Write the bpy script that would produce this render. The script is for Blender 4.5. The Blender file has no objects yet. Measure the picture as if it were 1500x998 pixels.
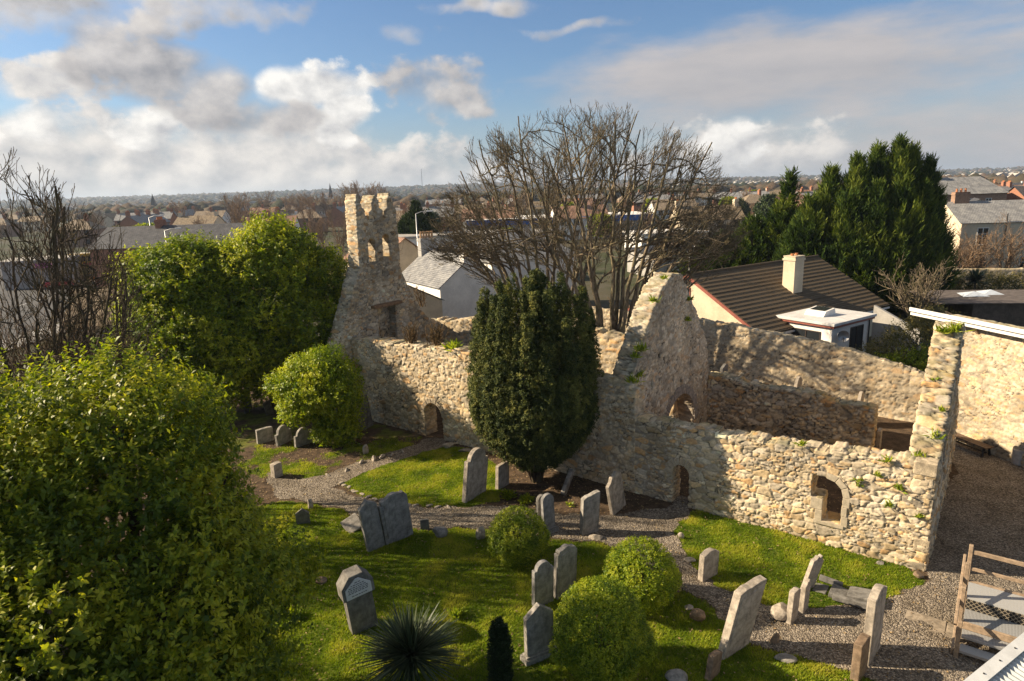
import bpy, bmesh, math, random
import numpy as np
from mathutils import Vector, Matrix

R = math.radians
random.seed(7)
SC = bpy.context.scene
COL = SC.collection

# ------------------------------------------------------------------ camera
CAM_H, PITCH, ROLL, FPX = 12.0, R(13.0), R(2.0), 950.0
cam_data = bpy.data.cameras.new('camera')
cam_data.sensor_width = 36.0
cam_data.lens = FPX / 1500.0 * 36.0
cam_data.clip_start = 0.1
cam_data.clip_end = 40000
cam = bpy.data.objects.new('camera', cam_data)
COL.objects.link(cam)
_fw = Vector((0, math.cos(PITCH), -math.sin(PITCH)))
_up = Vector((0, math.sin(PITCH), math.cos(PITCH)))
_rt = Vector((1, 0, 0))
_cx = math.cos(ROLL) * _rt - math.sin(ROLL) * _up
_cy = math.sin(ROLL) * _rt + math.cos(ROLL) * _up
M = Matrix((_cx, _cy, -_fw)).transposed().to_4x4()
M.translation = Vector((0, 0, CAM_H))
cam.matrix_world = M
SC.camera = cam

# survey helpers: a bearing from the viewpoint turned into a place on the ground or at a known distance
def ray(x, y):
    return _fw + _cx * ((x - 750) / FPX) + _cy * (-(y - 499) / FPX)
def G(x, y, z=0.0):
    d = ray(x, y); t = (z - CAM_H) / d.z
    return Vector((d.x * t, d.y * t, z))
def AT(x, y, Y):
    d = ray(x, y); t = Y / d.y
    return Vector((d.x * t, Y, CAM_H + d.z * t))
def azel(x, y):
    d = ray(x, y)
    return math.atan2(d.x, d.y), math.atan2(d.z, math.hypot(d.x, d.y))

# ------------------------------------------------------------------ sun, sky, exposure
SUN_EL = R(29.0)
SH = Vector((1.0, -0.15, 0)).normalized()          # the way shadows fall on the ground
SUN_DIR = (SH * -math.cos(SUN_EL) + Vector((0, 0, math.sin(SUN_EL)))).normalized()   # towards the sun
sun_data = bpy.data.lights.new('sun', 'SUN')
sun_data.energy = 5.0
sun_data.angle = R(0.5)
sun_data.color = (1.0, 0.83, 0.60)
sun = bpy.data.objects.new('sun', sun_data)
COL.objects.link(sun)
sun.rotation_euler = SUN_DIR.to_track_quat('Z', 'Y').to_euler()
sun.location = (-60, 10, 60)

SC.view_settings.view_transform = 'Standard'
SC.view_settings.look = 'None'
SC.view_settings.exposure = 1.0
SC.view_settings.gamma = 1.0
SC.view_settings.use_curve_mapping = False
SC.render.engine = 'CYCLES'
SC.cycles.use_denoising = True
try:
    SC.cycles.denoiser = 'OPENIMAGEDENOISE'
    SC.cycles.denoising_input_passes = 'RGB_ALBEDO_NORMAL'
    SC.cycles.denoising_prefilter = 'NONE'
except Exception:
    pass
SC.cycles.max_bounces = 6
SC.cycles.diffuse_bounces = 3
SC.cycles.glossy_bounces = 2
SC.cycles.transmission_bounces = 3
SC.cycles.transparent_max_bounces = 6
SC.cycles.volume_bounces = 0
SC.cycles.caustics_reflective = False
SC.cycles.caustics_refractive = False
SC.cycles.sample_clamp_indirect = 4.0

class NT:
    """small node-tree writer"""
    def __init__(s, tree):
        s.t = tree
    def n(s, typ, **kw):
        nd = s.t.nodes.new(typ)
        ins = kw.pop('ins', {})
        for k, v in kw.items():
            setattr(nd, k, v)
        for k, v in ins.items():
            s.set(nd.inputs[k], v)
        return nd
    def set(s, sock, v):
        if isinstance(v, bpy.types.NodeSocket):
            s.t.links.new(v, sock)
        elif v is not None:
            if sock.type == 'RGBA' and len(v) == 3:
                v = (*v, 1)
            sock.default_value = v
    def m(s, op, a, b=None, c=None, clamp=False):
        nd = s.t.nodes.new('ShaderNodeMath'); nd.operation = op; nd.use_clamp = clamp
        s.set(nd.inputs[0], a)
        if b is not None: s.set(nd.inputs[1], b)
        if c is not None: s.set(nd.inputs[2], c)
        return nd.outputs[0]
    def mix(s, f, a, b, blend='MIX'):
        nd = s.t.nodes.new('ShaderNodeMix'); nd.data_type = 'RGBA'; nd.blend_type = blend
        s.set(nd.inputs[0], f); s.set(nd.inputs[6], a); s.set(nd.inputs[7], b)
        return nd.outputs[2]
    def ss(s, v, lo, hi, o0=0.0, o1=1.0):
        nd = s.t.nodes.new('ShaderNodeMapRange'); nd.interpolation_type = 'SMOOTHSTEP'
        s.set(nd.inputs[0], v); s.set(nd.inputs[1], lo); s.set(nd.inputs[2], hi)
        s.set(nd.inputs[3], o0); s.set(nd.inputs[4], o1)
        return nd.outputs[0]
    def noise(s, vec, scale, detail=4, rough=0.55, dist=0.0):
        nd = s.n('ShaderNodeTexNoise', ins={'Scale': scale, 'Detail': detail, 'Roughness': rough, 'Distortion': dist})
        if vec is not None: s.set(nd.inputs['Vector'], vec)
        return nd.outputs['Fac']
    def comb(s, x, y, z=0.0):
        return s.n('ShaderNodeCombineXYZ', ins={0: x, 1: y, 2: z}).outputs[0]

world = bpy.data.worlds.new('World')
SC.world = world
world.use_nodes = True
_w = world.node_tree
world.cycles.sampling_method = 'MANUAL'
world.cycles.sample_map_resolution = 256
_w.nodes.clear()
W = NT(_w)
sky = W.n('ShaderNodeTexSky')
sky.sky_type = 'NISHITA'
sky.sun_disc = False
sky.sun_elevation = SUN_EL
sky.sun_rotation = math.atan2(SUN_DIR.x, SUN_DIR.y)
sky.air_density = 1.0
sky.dust_density = 0.9
sky.ozone_density = 1.6
SKY_S = 0.05
tc = W.n('ShaderNodeTexCoord')
sep = W.n('ShaderNodeSeparateXYZ', ins={0: tc.outputs['Generated']})
AZ = W.m('ARCTAN2', sep.outputs[0], sep.outputs[1])
EL = W.m('ARCSINE', sep.outputs[2])
AZd = W.m('MULTIPLY', AZ, 180 / math.pi)
ELd = W.m('MULTIPLY', EL, 180 / math.pi)

def sc3(c):   # a cloud's radiance at the strength the background carries
    return tuple(v * 0.85 / SKY_S for v in c)

# noise shared by the heaped clouds, and a second, streakier one for the high veil; each is read again a step towards the sun
def _cn(st, dx, dy, scale, det, seed, rough):
    v = W.comb(W.m('MULTIPLY', W.m('ADD', AZd, dx), 1 / st), W.m('ADD', ELd, dy), seed)
    return W.m('MULTIPLY', W.m('SUBTRACT', W.noise(v, scale, det, rough), 0.5), 2.0)
nA, nB = _cn(1.3, 0, 0, .26, 8, 4.2, .56), _cn(1.3, -.9, .7, .26, 6, 4.2, .56)
nS, nT = _cn(3.4, 0, 0, .13, 6, 9.1, .60), _cn(3.4, -2.0, 1.2, .13, 4, 9.1, .60)
_wn = W.n('ShaderNodeTexNoise', ins={'Vector': W.comb(W.m('MULTIPLY', AZd, .7), ELd, 1.7), 'Scale': .20, 'Detail': 2.0, 'Roughness': .5})
_wc = W.n('ShaderNodeSeparateColor', ins={0: _wn.outputs['Color']})
WX = W.m('MULTIPLY_ADD', W.m('SUBTRACT', _wc.outputs[0], .5), 7.0, AZd)
WY = W.m('MULTIPLY_ADD', W.m('SUBTRACT', _wc.outputs[1], .5), 3.6, ELd)

def cloud_layer(base, blobs, n0, n1, namp, edge, lit, dark, k_n, k_b, tone0, alpha=.96, puff=0.0, bw=.5, off=0.0):
    """blobs: (bearing x, y, half-width, half-height in photo pixels, weight) give each bank its place and size in the sky; the noise gives its shape"""
    acc = None; sh = None
    for (x, y, rx, ry, wt) in blobs:
        ca, ce = azel(x, y)
        ax = math.degrees((azel(x + rx, y)[0] - azel(x - rx, y)[0]) / 2)
        ae = math.degrees((azel(x, y - ry)[1] - azel(x, y + ry)[1]) / 2)
        u = W.m('MULTIPLY_ADD', WX, 1 / ax, -math.degrees(ca) / ax)
        v = W.m('MULTIPLY_ADD', WY, 1 / ae, -math.degrees(ce) / ae)
        b = W.m('MULTIPLY', W.m('SUBTRACT', 1.0, W.m('MULTIPLY_ADD', u, u, W.m('MULTIPLY', v, v))), wt)
        g = W.m('MULTIPLY', W.m('SUBTRACT', v, W.m('MULTIPLY', u, .6)), W.m('MAXIMUM', b, 0.0))
        acc = b if acc is None else W.m('SMOOTH_MAX', acc, b, 0.3)
        sh = g if sh is None else W.m('ADD', sh, g)
    acc = W.m('MAXIMUM', acc, -2.2)
    d = n0
    if puff: d = W.m('ADD', W.m('MULTIPLY', n0, 1 - puff), W.m('MULTIPLY_ADD', W.m('ABSOLUTE', n0), 2.0 * puff, -.42 * puff))
    d = W.m('ADD', W.m('MULTIPLY_ADD', acc, bw, off), W.m('MULTIPLY', d, namp))
    al = W.m('MULTIPLY', W.ss(d, 0.0, edge), alpha)
    lt = W.m('MULTIPLY_ADD', W.m('SUBTRACT', n0, n1), k_n, tone0)
    lt = W.m('MULTIPLY_ADD', sh, k_b, lt, clamp=True)
    return W.mix(al, base, W.mix(lt, sc3(dark), sc3(lit)))

c0 = W.mix(1.0, sky.outputs[0], (0.82, 1.02, 1.24, 1), 'MULTIPLY')
# pale band of haze just above the skyline
hz = W.ss(ELd, 0.0, 9.0, 0.75, 0.0)
c0 = W.mix(hz, c0, sc3((0.245, 0.285, 0.325)))
# thin high veil over the right-hand half, then the heaped clouds on the left
c1 = cloud_layer(c0, [(1230, 120, 480, 88, 1.2), (1500, 200, 400, 120, 1.4), (1480, 10, 360, 40, 0.9)], nS, nT, 1.3, .80,
                 (0.42, 0.38, 0.36), (0.225, 0.228, 0.245), .8, .05, .47, bw=.42, off=.34)
c2 = cloud_layer(c1, [(60, 235, 340, 90, 1.3), (360, 238, 250, 76, 1.3), (600, 258, 240, 44, 0.9), (45, 118, 90, 30, 0.7), (1080, 225, 150, 46, 0.7)], nA, nB, 1.5, .50,
                 (0.57, 0.53, 0.485), (0.27, 0.272, 0.285), 1.5, .08, .56, puff=.2, bw=.42, off=.24)
c3 = cloud_layer(c2, [(465, 128, 80, 40, 1.3), (505, 165, 42, 46, 1.2), (45, 182, 64, 34, 1.1), (215, 182, 60, 30, 1.1), (1080, 205, 56, 32, 1.0)], nA, nB, 1.5, .42,
                 (0.64, 0.615, 0.575), (0.27, 0.27, 0.285), 1.5, .26, .66, puff=.25, bw=.44, off=.22)
c4 = cloud_layer(c3, [(175, 58, 76, 40, 1.2), (235, 108, 110, 54, 1.4), (315, 130, 84, 52, 1.3), (385, 172, 90, 26, 1.0), (640, 125, 80, 42, 0.9)], nA, nB, 1.5, .60,
                 (0.47, 0.44, 0.415), (0.195, 0.193, 0.203), 1.3, .16, .38, puff=.2, bw=.42, off=.24)
c5 = cloud_layer(c4, [(60, 8, 220, 44, 1.3), (300, 6, 160, 28, 1.1), (615, 48, 36, 16, 0.9), (720, 2, 80, 16, 1.0), (840, 42, 70, 10, .8)], nB, nA, 1.5, .85,
                 (0.50, 0.465, 0.435), (0.235, 0.235, 0.245), -1.3, .10, .54, puff=.1, bw=.42, off=.2)
# unseen grey cloud, added overhead and behind to mute and dim the blue skylight
ovr = W.m('MULTIPLY', W.ss(ELd, 19.0, 40.0), W.ss(nA, -.35, .15, .45, .9))
c5 = W.mix(ovr, c5, sc3((0.19, 0.186, 0.18)))
bg = W.n('ShaderNodeBackground', ins={'Color': c5, 'Strength': SKY_S})
wo = W.n('ShaderNodeOutputWorld')
_w.links.new(bg.outputs[0], wo.inputs['Surface'])

# ------------------------------------------------------------------ object helpers
def tag(o, label=None, cat=None, group=None, kind=None):
    if label: o['label'] = label
    if cat: o['category'] = cat
    if group: o['group'] = group
    if kind: o['kind'] = kind
    return o

def empty(name, loc, rz=0.0, label=None, cat=None, group=None):
    o = bpy.data.objects.new(name, None)
    COL.objects.link(o)
    o.location = loc; o.rotation_euler = (0, 0, rz)
    o.empty_display_size = 0.3
    return tag(o, label, cat, group)

def mesh_np(name, V, F, mat, parent=None, attr=None, smooth=False, fcol=None):
    """V (n,3), F (m,k) constant k or list of such arrays; attr: dict name -> (n,) or (n,3) point values"""
    V = np.asarray(V, np.float32)
    Fs = F if isinstance(F, list) else [F]
    Fs = [np.asarray(f, np.int32) for f in Fs if len(f)]
    me = bpy.data.meshes.new(name)
    me.vertices.add(len(V)); me.vertices.foreach_set('co', V.ravel())
    loops = np.concatenate([f.ravel() for f in Fs])
    tot = np.concatenate([np.full(len(f), f.shape[1], np.int32) for f in Fs])
    st = np.concatenate([[0], np.cumsum(tot)[:-1]]).astype(np.int32)
    me.loops.add(len(loops)); me.loops.foreach_set('vertex_index', loops)
    me.polygons.add(len(tot)); me.polygons.foreach_set('loop_start', st); me.polygons.foreach_set('loop_total', tot)
    if smooth: me.polygons.foreach_set('use_smooth', np.ones(len(tot), bool))
    for k, v in (attr or {}).items():
        v = np.asarray(v, np.float32)
        if v.ndim == 1:
            a = me.attributes.new(k, 'FLOAT', 'POINT'); a.data.foreach_set('value', v)
        else:
            a = me.attributes.new(k, 'FLOAT_COLOR', 'POINT')
            a.data.foreach_set('color', np.concatenate([v, np.ones((len(v), 1), np.float32)], 1).ravel())
    me.update(calc_edges=True); me.validate()
    for m in (mat if isinstance(mat, list) else [mat]): me.materials.append(m)
    o = bpy.data.objects.new(name, me)
    COL.objects.link(o)
    if parent: o.parent = parent
    return o

class MB:
    """collects boxes, prisms and tubes and links them as one mesh object"""
    def __init__(s): s.v = []; s.f = []
    def add(s, vs, fs):
        b = len(s.v); s.v += [tuple(v) for v in vs]; s.f += [tuple(i + b for i in f) for f in fs]; return s
    def box(s, x0, x1, y0, y1, z0, z1, T=None):
        vs = [Vector((x, y, z)) for z in (z0, z1) for y in (y0, y1) for x in (x0, x1)]
        if T is not None: vs = [T @ v for v in vs]
        return s.add(vs, [(0, 2, 3, 1), (4, 5, 7, 6), (0, 1, 5, 4), (2, 6, 7, 3), (0, 4, 6, 2), (1, 3, 7, 5)])
    def prism(s, poly, y0, y1, T=None):
        """poly in (x,z), extruded along y"""
        n = len(poly)
        vs = [Vector((x, y0, z)) for x, z in poly] + [Vector((x, y1, z)) for x, z in poly]
        if T is not None: vs = [T @ v for v in vs]
        return s.add(vs, [tuple(range(n)), tuple(range(2 * n - 1, n - 1, -1))] + [(i + n, (i + 1) % n + n, (i + 1) % n, i) for i in range(n)])
    def tube(s, pts, rad, k=6, cap=True):
        pts = [Vector(p) for p in pts]
        if not hasattr(rad, '__len__'): rad = [rad] * len(pts)
        b0 = len(s.v); prev = None
        for i, p in enumerate(pts):
            d = (pts[min(i + 1, len(pts) - 1)] - pts[max(i - 1, 0)]).normalized()
            u = d.orthogonal().normalized() if prev is None else (prev - d * prev.dot(d)).normalized()
            prev = u; w = d.cross(u)
            for j in range(k):
                a = 2 * math.pi * j / k
                s.v.append(tuple(p + (u * math.cos(a) + w * math.sin(a)) * rad[i]))
        for i in range(len(pts) - 1):
            for j in range(k):
                a = b0 + i * k + j; b = b0 + i * k + (j + 1) % k
                s.f.append((a, b, b + k, a + k))
        if cap:
            s.f.append(tuple(b0 + j for j in range(k))[::-1]); s.f.append(tuple(b0 + (len(pts) - 1) * k + j for j in range(k)))
        return s
    def build(s, name, mat, parent=None, bevel=0.0, seg=2, smooth=False, loc=None, rz=0.0):
        me = bpy.data.meshes.new(name)
        me.from_pydata(s.v, [], s.f); me.validate()
        if bevel > 0:
            bm = bmesh.new(); bm.from_mesh(me)
            bmesh.ops.recalc_face_normals(bm, faces=bm.faces)
            bmesh.ops.bevel(bm, geom=[e for e in bm.edges if e.calc_face_angle(0) > 0.5], offset=bevel, segments=seg, affect='EDGES', profile=0.6)
            bm.to_mesh(me); bm.free()
        else:
            bm = bmesh.new(); bm.from_mesh(me); bmesh.ops.recalc_face_normals(bm, faces=bm.faces); bm.to_mesh(me); bm.free()
        if smooth: me.polygons.foreach_set('use_smooth', [True] * len(me.polygons))
        me.materials.append(mat); me.update()
        o = bpy.data.objects.new(name, me); COL.objects.link(o)
        if parent: o.parent = parent
        if loc is not None: o.location = loc
        o.rotation_euler.z = rz
        return o

def copy_tree(o, parent=None):
    c = o.copy(); COL.objects.link(c)
    if parent: c.parent = parent
    for ch in list(o.children): copy_tree(ch, c)
    return c

# ------------------------------------------------------------------ noise in numpy
def _h(ix, iy, iz, k):
    h = (ix.astype(np.int64) * 374761393 + iy.astype(np.int64) * 668265263 + iz.astype(np.int64) * 2147483647 + k * 1274126177) & 0xffffffff
    h = ((h ^ (h >> 13)) * 1274126177) & 0xffffffff
    h = ((h ^ (h >> 15)) * 2246822519) & 0xffffffff
    return ((h ^ (h >> 16)) & 0xffffff) / float(0x1000000)

def vnoise(P, scale, k=0):
    q = P / scale; i = np.floor(q).astype(np.int64); f = q - i; f = f * f * (3 - 2 * f)
    out = 0
    for dx in (0, 1):
        for dy in (0, 1):
            for dz in (0, 1):
                w = (f[:, 0] if dx else 1 - f[:, 0]) * (f[:, 1] if dy else 1 - f[:, 1]) * (f[:, 2] if dz else 1 - f[:, 2])
                out = out + w * _h(i[:, 0] + dx, i[:, 1] + dy, i[:, 2] + dz, k)
    return out

def fbm(P, scale, oct=4, k=0):
    o = 0; a = 1; t = 0
    for j in range(oct):
        o = o + a * vnoise(P, scale / 2 ** j, k + j * 17); t += a; a *= 0.5
    return o / t

def sstep(x, a, b):
    t = np.clip((x - a) / (b - a), 0, 1); return t * t * (3 - 2 * t)

def voro(P, cell, k=0, jit=0.75):
    """rubble: nearest and second nearest stone, in stone sizes; also the random numbers of the nearest stone"""
    q = P / np.asarray(cell)
    # wobble so that the joints are not straight
    q = q + (np.stack([vnoise(P, .35, k + 91), vnoise(P, .35, k + 92), vnoise(P, .3, k + 93)], 1) - 0.5) * 0.45
    row = np.floor(q[:, 2])
    i0 = np.floor(q).astype(np.int64)
    F1 = np.full(len(P), 9.0); F2 = np.full(len(P), 9.0); r1 = np.zeros(len(P)); r2 = np.zeros(len(P)); r3 = np.zeros(len(P))
    for dz in (-1, 0, 1):
        for dx in (-1, 0, 1):
            for dy in (-1, 0, 1):
                ix, iy, iz = i0[:, 0] + dx, i0[:, 1] + dy, i0[:, 2] + dz
                cx = ix + 0.5 + jit * (_h(ix, iy, iz, k) - .5) + 0.5 * (iz % 2) - 0.25
                cy = iy + 0.5 + jit * (_h(ix, iy, iz, k + 1) - .5)
                cz = iz + 0.5 + 0.55 * (_h(ix, iy, iz, k + 2) - .5)
                d = (np.abs(q[:, 0] - cx) ** 3 + 0.4 * np.abs(q[:, 1] - cy) ** 3 + 1.25 * np.abs(q[:, 2] - cz) ** 3) ** (1 / 3.) - 0.42 * _h(ix, iy, iz, k + 3) ** 1.6
                n = d < F1
                F2 = np.where(n, F1, np.minimum(F2, d)); F1 = np.where(n, d, F1)
                a = _h(ix, iy, iz, k + 4); b = _h(ix, iy, iz, k + 5); c = _h(ix, iy, iz, k + 6)
                r1 = np.where(n, a, r1); r2 = np.where(n, b, r2); r3 = np.where(n, c, r3)
    return F1, F2 - F1, r1, r2, r3

PAL = np.array([(.45, .36, .235), (.50, .41, .28), (.40, .335, .24), (.54, .455, .325), (.44, .32, .18), (.33, .285, .22), (.47, .385, .265), (.46, .28, .125), (.42, .37, .29), (.50, .375, .215)])

def rubble(P, cell, k, depth, pale=0.0, warm=0.0, gap=0.0, grey=0.0):
    """height above the mean wall face and colour of rubble masonry at points P"""
    # small packing stones in some places, big blocks in others
    A = voro(P, cell, k); B = voro(P, np.asarray(cell) * .52, k + 7)
    sel = fbm(P, .9, 2, k + 21) > .56
    F1, e, r1, r2, r3 = [np.where(sel, b, a) for a, b in zip(A, B)]
    joint = sstep(e, 0.015, 0.11)
    bul = sstep(e, 0.05, 0.5)
    h = depth * (joint * 0.9 + bul * 0.08 - 0.6) + depth * 0.75 * (r2 - .5) * joint + (fbm(P, .16, 3, k + 50) - .5) * depth * .9
    h = h + (vnoise(P, .05, k + 51) - .5) * depth * .25
    pi = np.minimum((r1 * len(PAL)).astype(int), len(PAL) - 1)
    c = PAL[pi] * (0.66 + 0.66 * r3)[:, None] * 1.20
    g = c.mean(1, keepdims=True)
    c = c * (1 - grey) + g * np.array([1.0, .98, .93]) * grey
    c = c + (np.array([.50, .42, .30]) - c) * pale
    mort = np.array([.40, .35, .27]) * (0.8 + 0.4 * fbm(P, .5, 3, k + 60))[:, None]
    mort = mort * (1 - gap) + np.array([.10, .085, .065]) * gap
    hole = sstep(fbm(P, .45, 3, k + 63), .50, .60) * (1 - sstep(e, 0.0, .07))      # joints washed out in places
    mort = mort * (1 - .8 * hole[:, None])
    jj = sstep(e + (fbm(P, .07, 2, k + 61) - .5) * .10, 0.015, 0.10)[:, None]
    c = mort * (1 - jj) + c * jj
    st = fbm(P, 1.3, 4, k + 70)[:, None]          # weathering blotches
    c = c * (0.55 + 0.90 * st)
    fine = fbm(P, .05, 2, k + 80)[:, None]
    c = c * (0.82 + 0.36 * fine)
    return h, np.clip(c, 0.01, 0.8)

def vnormals(V, F):
    a = V[F[:, 2]] - V[F[:, 0]]; b = V[F[:, 3]] - V[F[:, 1]]
    n = np.cross(a, b)
    N = np.zeros_like(V)
    for j in range(4): np.add.at(N, F[:, j], n)
    return N / np.maximum(np.linalg.norm(N, axis=1, keepdims=True), 1e-9)

def slab(name, mat, parent, O, ax, th, u0, u1, z0, z1, mask, thick, res, cell=(.40, .40, .22), k=0, depth=.05, nt=None, moss=0.35, relax=3, nobase=True, **kw):
    """a rubble wall: cells of (u, z) where mask() is true, extruded by thick along th; all faces displaced stone by stone. O, ax, th: 2-D vectors"""
    nu = max(2, int(round((u1 - u0) / res))); nz = max(2, int(round((z1 - z0) / res)))
    us = np.linspace(u0, u1, nu + 1); zs = np.linspace(z0, z1, nz + 1)
    uc, zc = np.meshgrid((us[1:] + us[:-1]) / 2, (zs[1:] + zs[:-1]) / 2, indexing='ij')
    m = mask(uc, zc)
    K = nt or max(3, int(round(thick / 0.09)))
    # vertices in use on the faces / on the rim
    pad = np.zeros((nu + 2, nz + 2), bool); pad[1:-1, 1:-1] = m
    used = pad[:-1, :-1] | pad[1:, :-1] | pad[:-1, 1:] | pad[1:, 1:]
    full = pad[:-1, :-1] & pad[1:, :-1] & pad[:-1, 1:] & pad[1:, 1:]
    rim = used & ~full
    UG, ZG = np.meshgrid(us, zs, indexing='ij')
    Uv, Zv = UG.copy(), ZG.copy()
    for _ in range(relax):       # ease the stair steps of the outline
        def avg(A):
            S = np.zeros_like(A); Nn = np.zeros_like(A)
            for di, dj in ((1, 0), (-1, 0), (0, 1), (0, -1)):
                B = np.roll(A, (di, dj), (0, 1)); Mm = np.roll(rim, (di, dj), (0, 1))
                S += np.where(Mm, B, 0); Nn += Mm
            return np.where(Nn > 0, S / np.maximum(Nn, 1), A)
        inner = rim.copy(); inner[0, :] = inner[-1, :] = False; inner[:, 0] = inner[:, -1] = False
        au, az = avg(Uv), avg(Zv)
        Uv = np.where(inner, .5 * Uv + .5 * au, Uv); Zv = np.where(inner, .5 * Zv + .5 * az, Zv)
    idx = -np.ones((K + 1, nu + 1, nz + 1), np.int64); cnt = 0; pts = []
    for l in range(K + 1):
        mk = used if l in (0, K) else rim
        n = int(mk.sum()); idx[l][mk] = np.arange(cnt, cnt + n); cnt += n
        pts.append(np.stack([Uv[mk], np.full(n, thick * l / K), Zv[mk]], 1))
    P = np.concatenate(pts)
    F = []
    ii, jj = np.nonzero(m)
    F.append(np.stack([idx[0][ii, jj], idx[0][ii + 1, jj], idx[0][ii + 1, jj + 1], idx[0][ii, jj + 1]], 1))
    F.append(np.stack([idx[K][ii, jj], idx[K][ii, jj + 1], idx[K][ii + 1, jj + 1], idx[K][ii + 1, jj]], 1))
    pm = pad
    def side(sel, a, b):      # a,b: offsets of edge start and end
        i2, j2 = np.nonzero(sel)
        for l in range(K):
            F.append(np.stack([idx[l][i2 + b[0], j2 + b[1]], idx[l][i2 + a[0], j2 + a[1]], idx[l + 1][i2 + a[0], j2 + a[1]], idx[l + 1][i2 + b[0], j2 + b[1]]], 1))
    side(m & ~pm[2:, 1:-1], (1, 0), (1, 1))
    side(m & ~pm[:-2, 1:-1], (0, 1), (0, 0))
    side(m & ~pm[1:-1, 2:], (1, 1), (0, 1))
    bot = m & ~pm[1:-1, :-2]
    if nobase: bot[:, 0] = False
    side(bot, (0, 0), (1, 0))
    F = np.concatenate(F)
    N = vnormals(P, F)
    h, c = rubble(P, cell, k, depth, **kw)
    # lichen and moss where the surface looks up
    mo = np.clip(N[:, 2], 0, 1) * sstep(fbm(P, .4, 3, k + 33), .42, .62) * moss
    c = c * (1 - mo[:, None]) + np.array([.16, .17, .05]) * mo[:, None]
    P2 = P + N * h[:, None]
    fl = np.cross(np.array([ax[0], ax[1], 0]), np.array([th[0], th[1], 0]))[2] > 0
    Wd = np.zeros_like(P2)
    Wd[:, 0] = O[0] + ax[0] * P2[:, 0] + th[0] * P2[:, 1]
    Wd[:, 1] = O[1] + ax[1] * P2[:, 0] + th[1] * P2[:, 1]
    Wd[:, 2] = P2[:, 2]
    if not fl: F = F[:, ::-1]
    return mesh_np(name, Wd, F, mat, parent, {'col': c})

def prof(pts):
    """piecewise-linear outline"""
    xs = [p[0] for p in pts]; ys = [p[1] for p in pts]
    return lambda u: np.interp(u, xs, ys)

def ragged(u, amp, k, w=.42):
    """uneven top: one level per stone"""
    i = np.floor(u / w + 0.35 * np.sin(u * 1.7 + k)); z = np.zeros_like(i)
    f = u / w - np.floor(u / w)
    return amp * (_h(i, z, z, k) - .5) * 2 - amp * .5 * np.clip(np.abs(f - .5) * 2 - .6, 0, 1)

# ------------------------------------------------------------------ materials
def mat(name, rough=0.8, spec=0.3):
    m = bpy.data.materials.new(name); m.use_nodes = True
    t = NT(m.node_tree); m.node_tree.nodes.clear()
    p = t.n('ShaderNodeBsdfPrincipled'); p.inputs['Roughness'].default_value = rough; p.inputs['Specular IOR Level'].default_value = spec
    o = t.n('ShaderNodeOutputMaterial'); m.node_tree.links.new(p.outputs[0], o.inputs[0])
    return m, t, p, o

def bump(t, p, h, strength, dist):
    b = t.n('ShaderNodeBump', ins={'Strength': strength, 'Distance': dist, 'Height': h})
    t.t.links.new(b.outputs[0], p.inputs['Normal'])

def plain(name, col, rough=.7, var=.25, scale=6.0, bmp=.3, bd=.01, spec=.3, metal=0.0, col2=None, obj=True, detail=6):
    """a surface with blotchy wear of its own colour"""
    m, t, p, o = mat(name, rough, spec)
    c = t.n('ShaderNodeTexCoord').outputs['Object']
    n = t.noise(c, scale, detail, .62); n2 = t.noise(c, scale * 9, 4, .6)
    f = t.m('ADD', t.m('MULTIPLY', n, .7), t.m('MULTIPLY', n2, .3))
    lo = tuple(v * (1 - var) for v in col); hi = tuple(min(.9, v * (1 + var)) for v in (col2 or col))
    t.set(p.inputs['Base Color'], t.mix(t.ss(f, .34, .66), lo, hi))
    p.inputs['Metallic'].default_value = metal
    if bmp: bump(t, p, f, bmp, bd)
    return m

def stone_mat(name, bscale=60, bs=.5):
    m, t, p, o = mat(name, .92, .15)
    a = t.n('ShaderNodeAttribute', attribute_name='col')
    c = t.n('ShaderNodeTexCoord').outputs['Object']
    n = t.noise(c, 9, 8, .7)
    n3 = t.noise(c, 45, 4, .7)
    col = t.mix(1.0, a.outputs['Color'], t.mix(t.ss(n, .25, .75), (.74, .72, .70), (1.18, 1.17, 1.15)), 'MULTIPLY')
    li = t.m('MULTIPLY', t.ss(t.noise(c, 3.1, 7, .72), .60, .68), .5)        # pale lichen spots
    col = t.mix(li, col, (.50, .48, .42))
    t.set(p.inputs['Base Color'], col)
    bump(t, p, t.m('ADD', n, t.m('MULTIPLY', n3, .6)), bs, .02)
    return m

MAT = {}
MAT['stone'] = stone_mat('rubble_stone')

def leaf_mat(name, c0, c1, c2, rough=.42, trans=.25, spec=.5):
    """leaf colours differ leaf by leaf (attribute rnd)"""
    m, t, p, o = mat(name, rough, spec)
    a = t.n('ShaderNodeAttribute', attribute_name='rnd').outputs['Fac']
    r = t.n('ShaderNodeValToRGB'); t.set(r.inputs[0], a)
    e = r.color_ramp.elements; e[0].color = (*c0, 1); e[1].color = (*c2, 1); e[0].position = 0.05; e[1].position = .97
    k = e.new(.5); k.color = (*c1, 1)
    t.set(p.inputs['Base Color'], r.outputs[0])
    if trans:
        tr = t.n('ShaderNodeBsdfTranslucent'); t.set(tr.inputs[0], t.mix(1.0, r.outputs[0], (1.25, 1.3, .6, 1), 'MULTIPLY'))
        mx = t.n('ShaderNodeMixShader'); mx.inputs[0].default_value = trans
        t.t.links.new(p.outputs[0], mx.inputs[1]); t.t.links.new(tr.outputs[0], mx.inputs[2]); t.t.links.new(mx.outputs[0], o.inputs[0])
    return m

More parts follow.
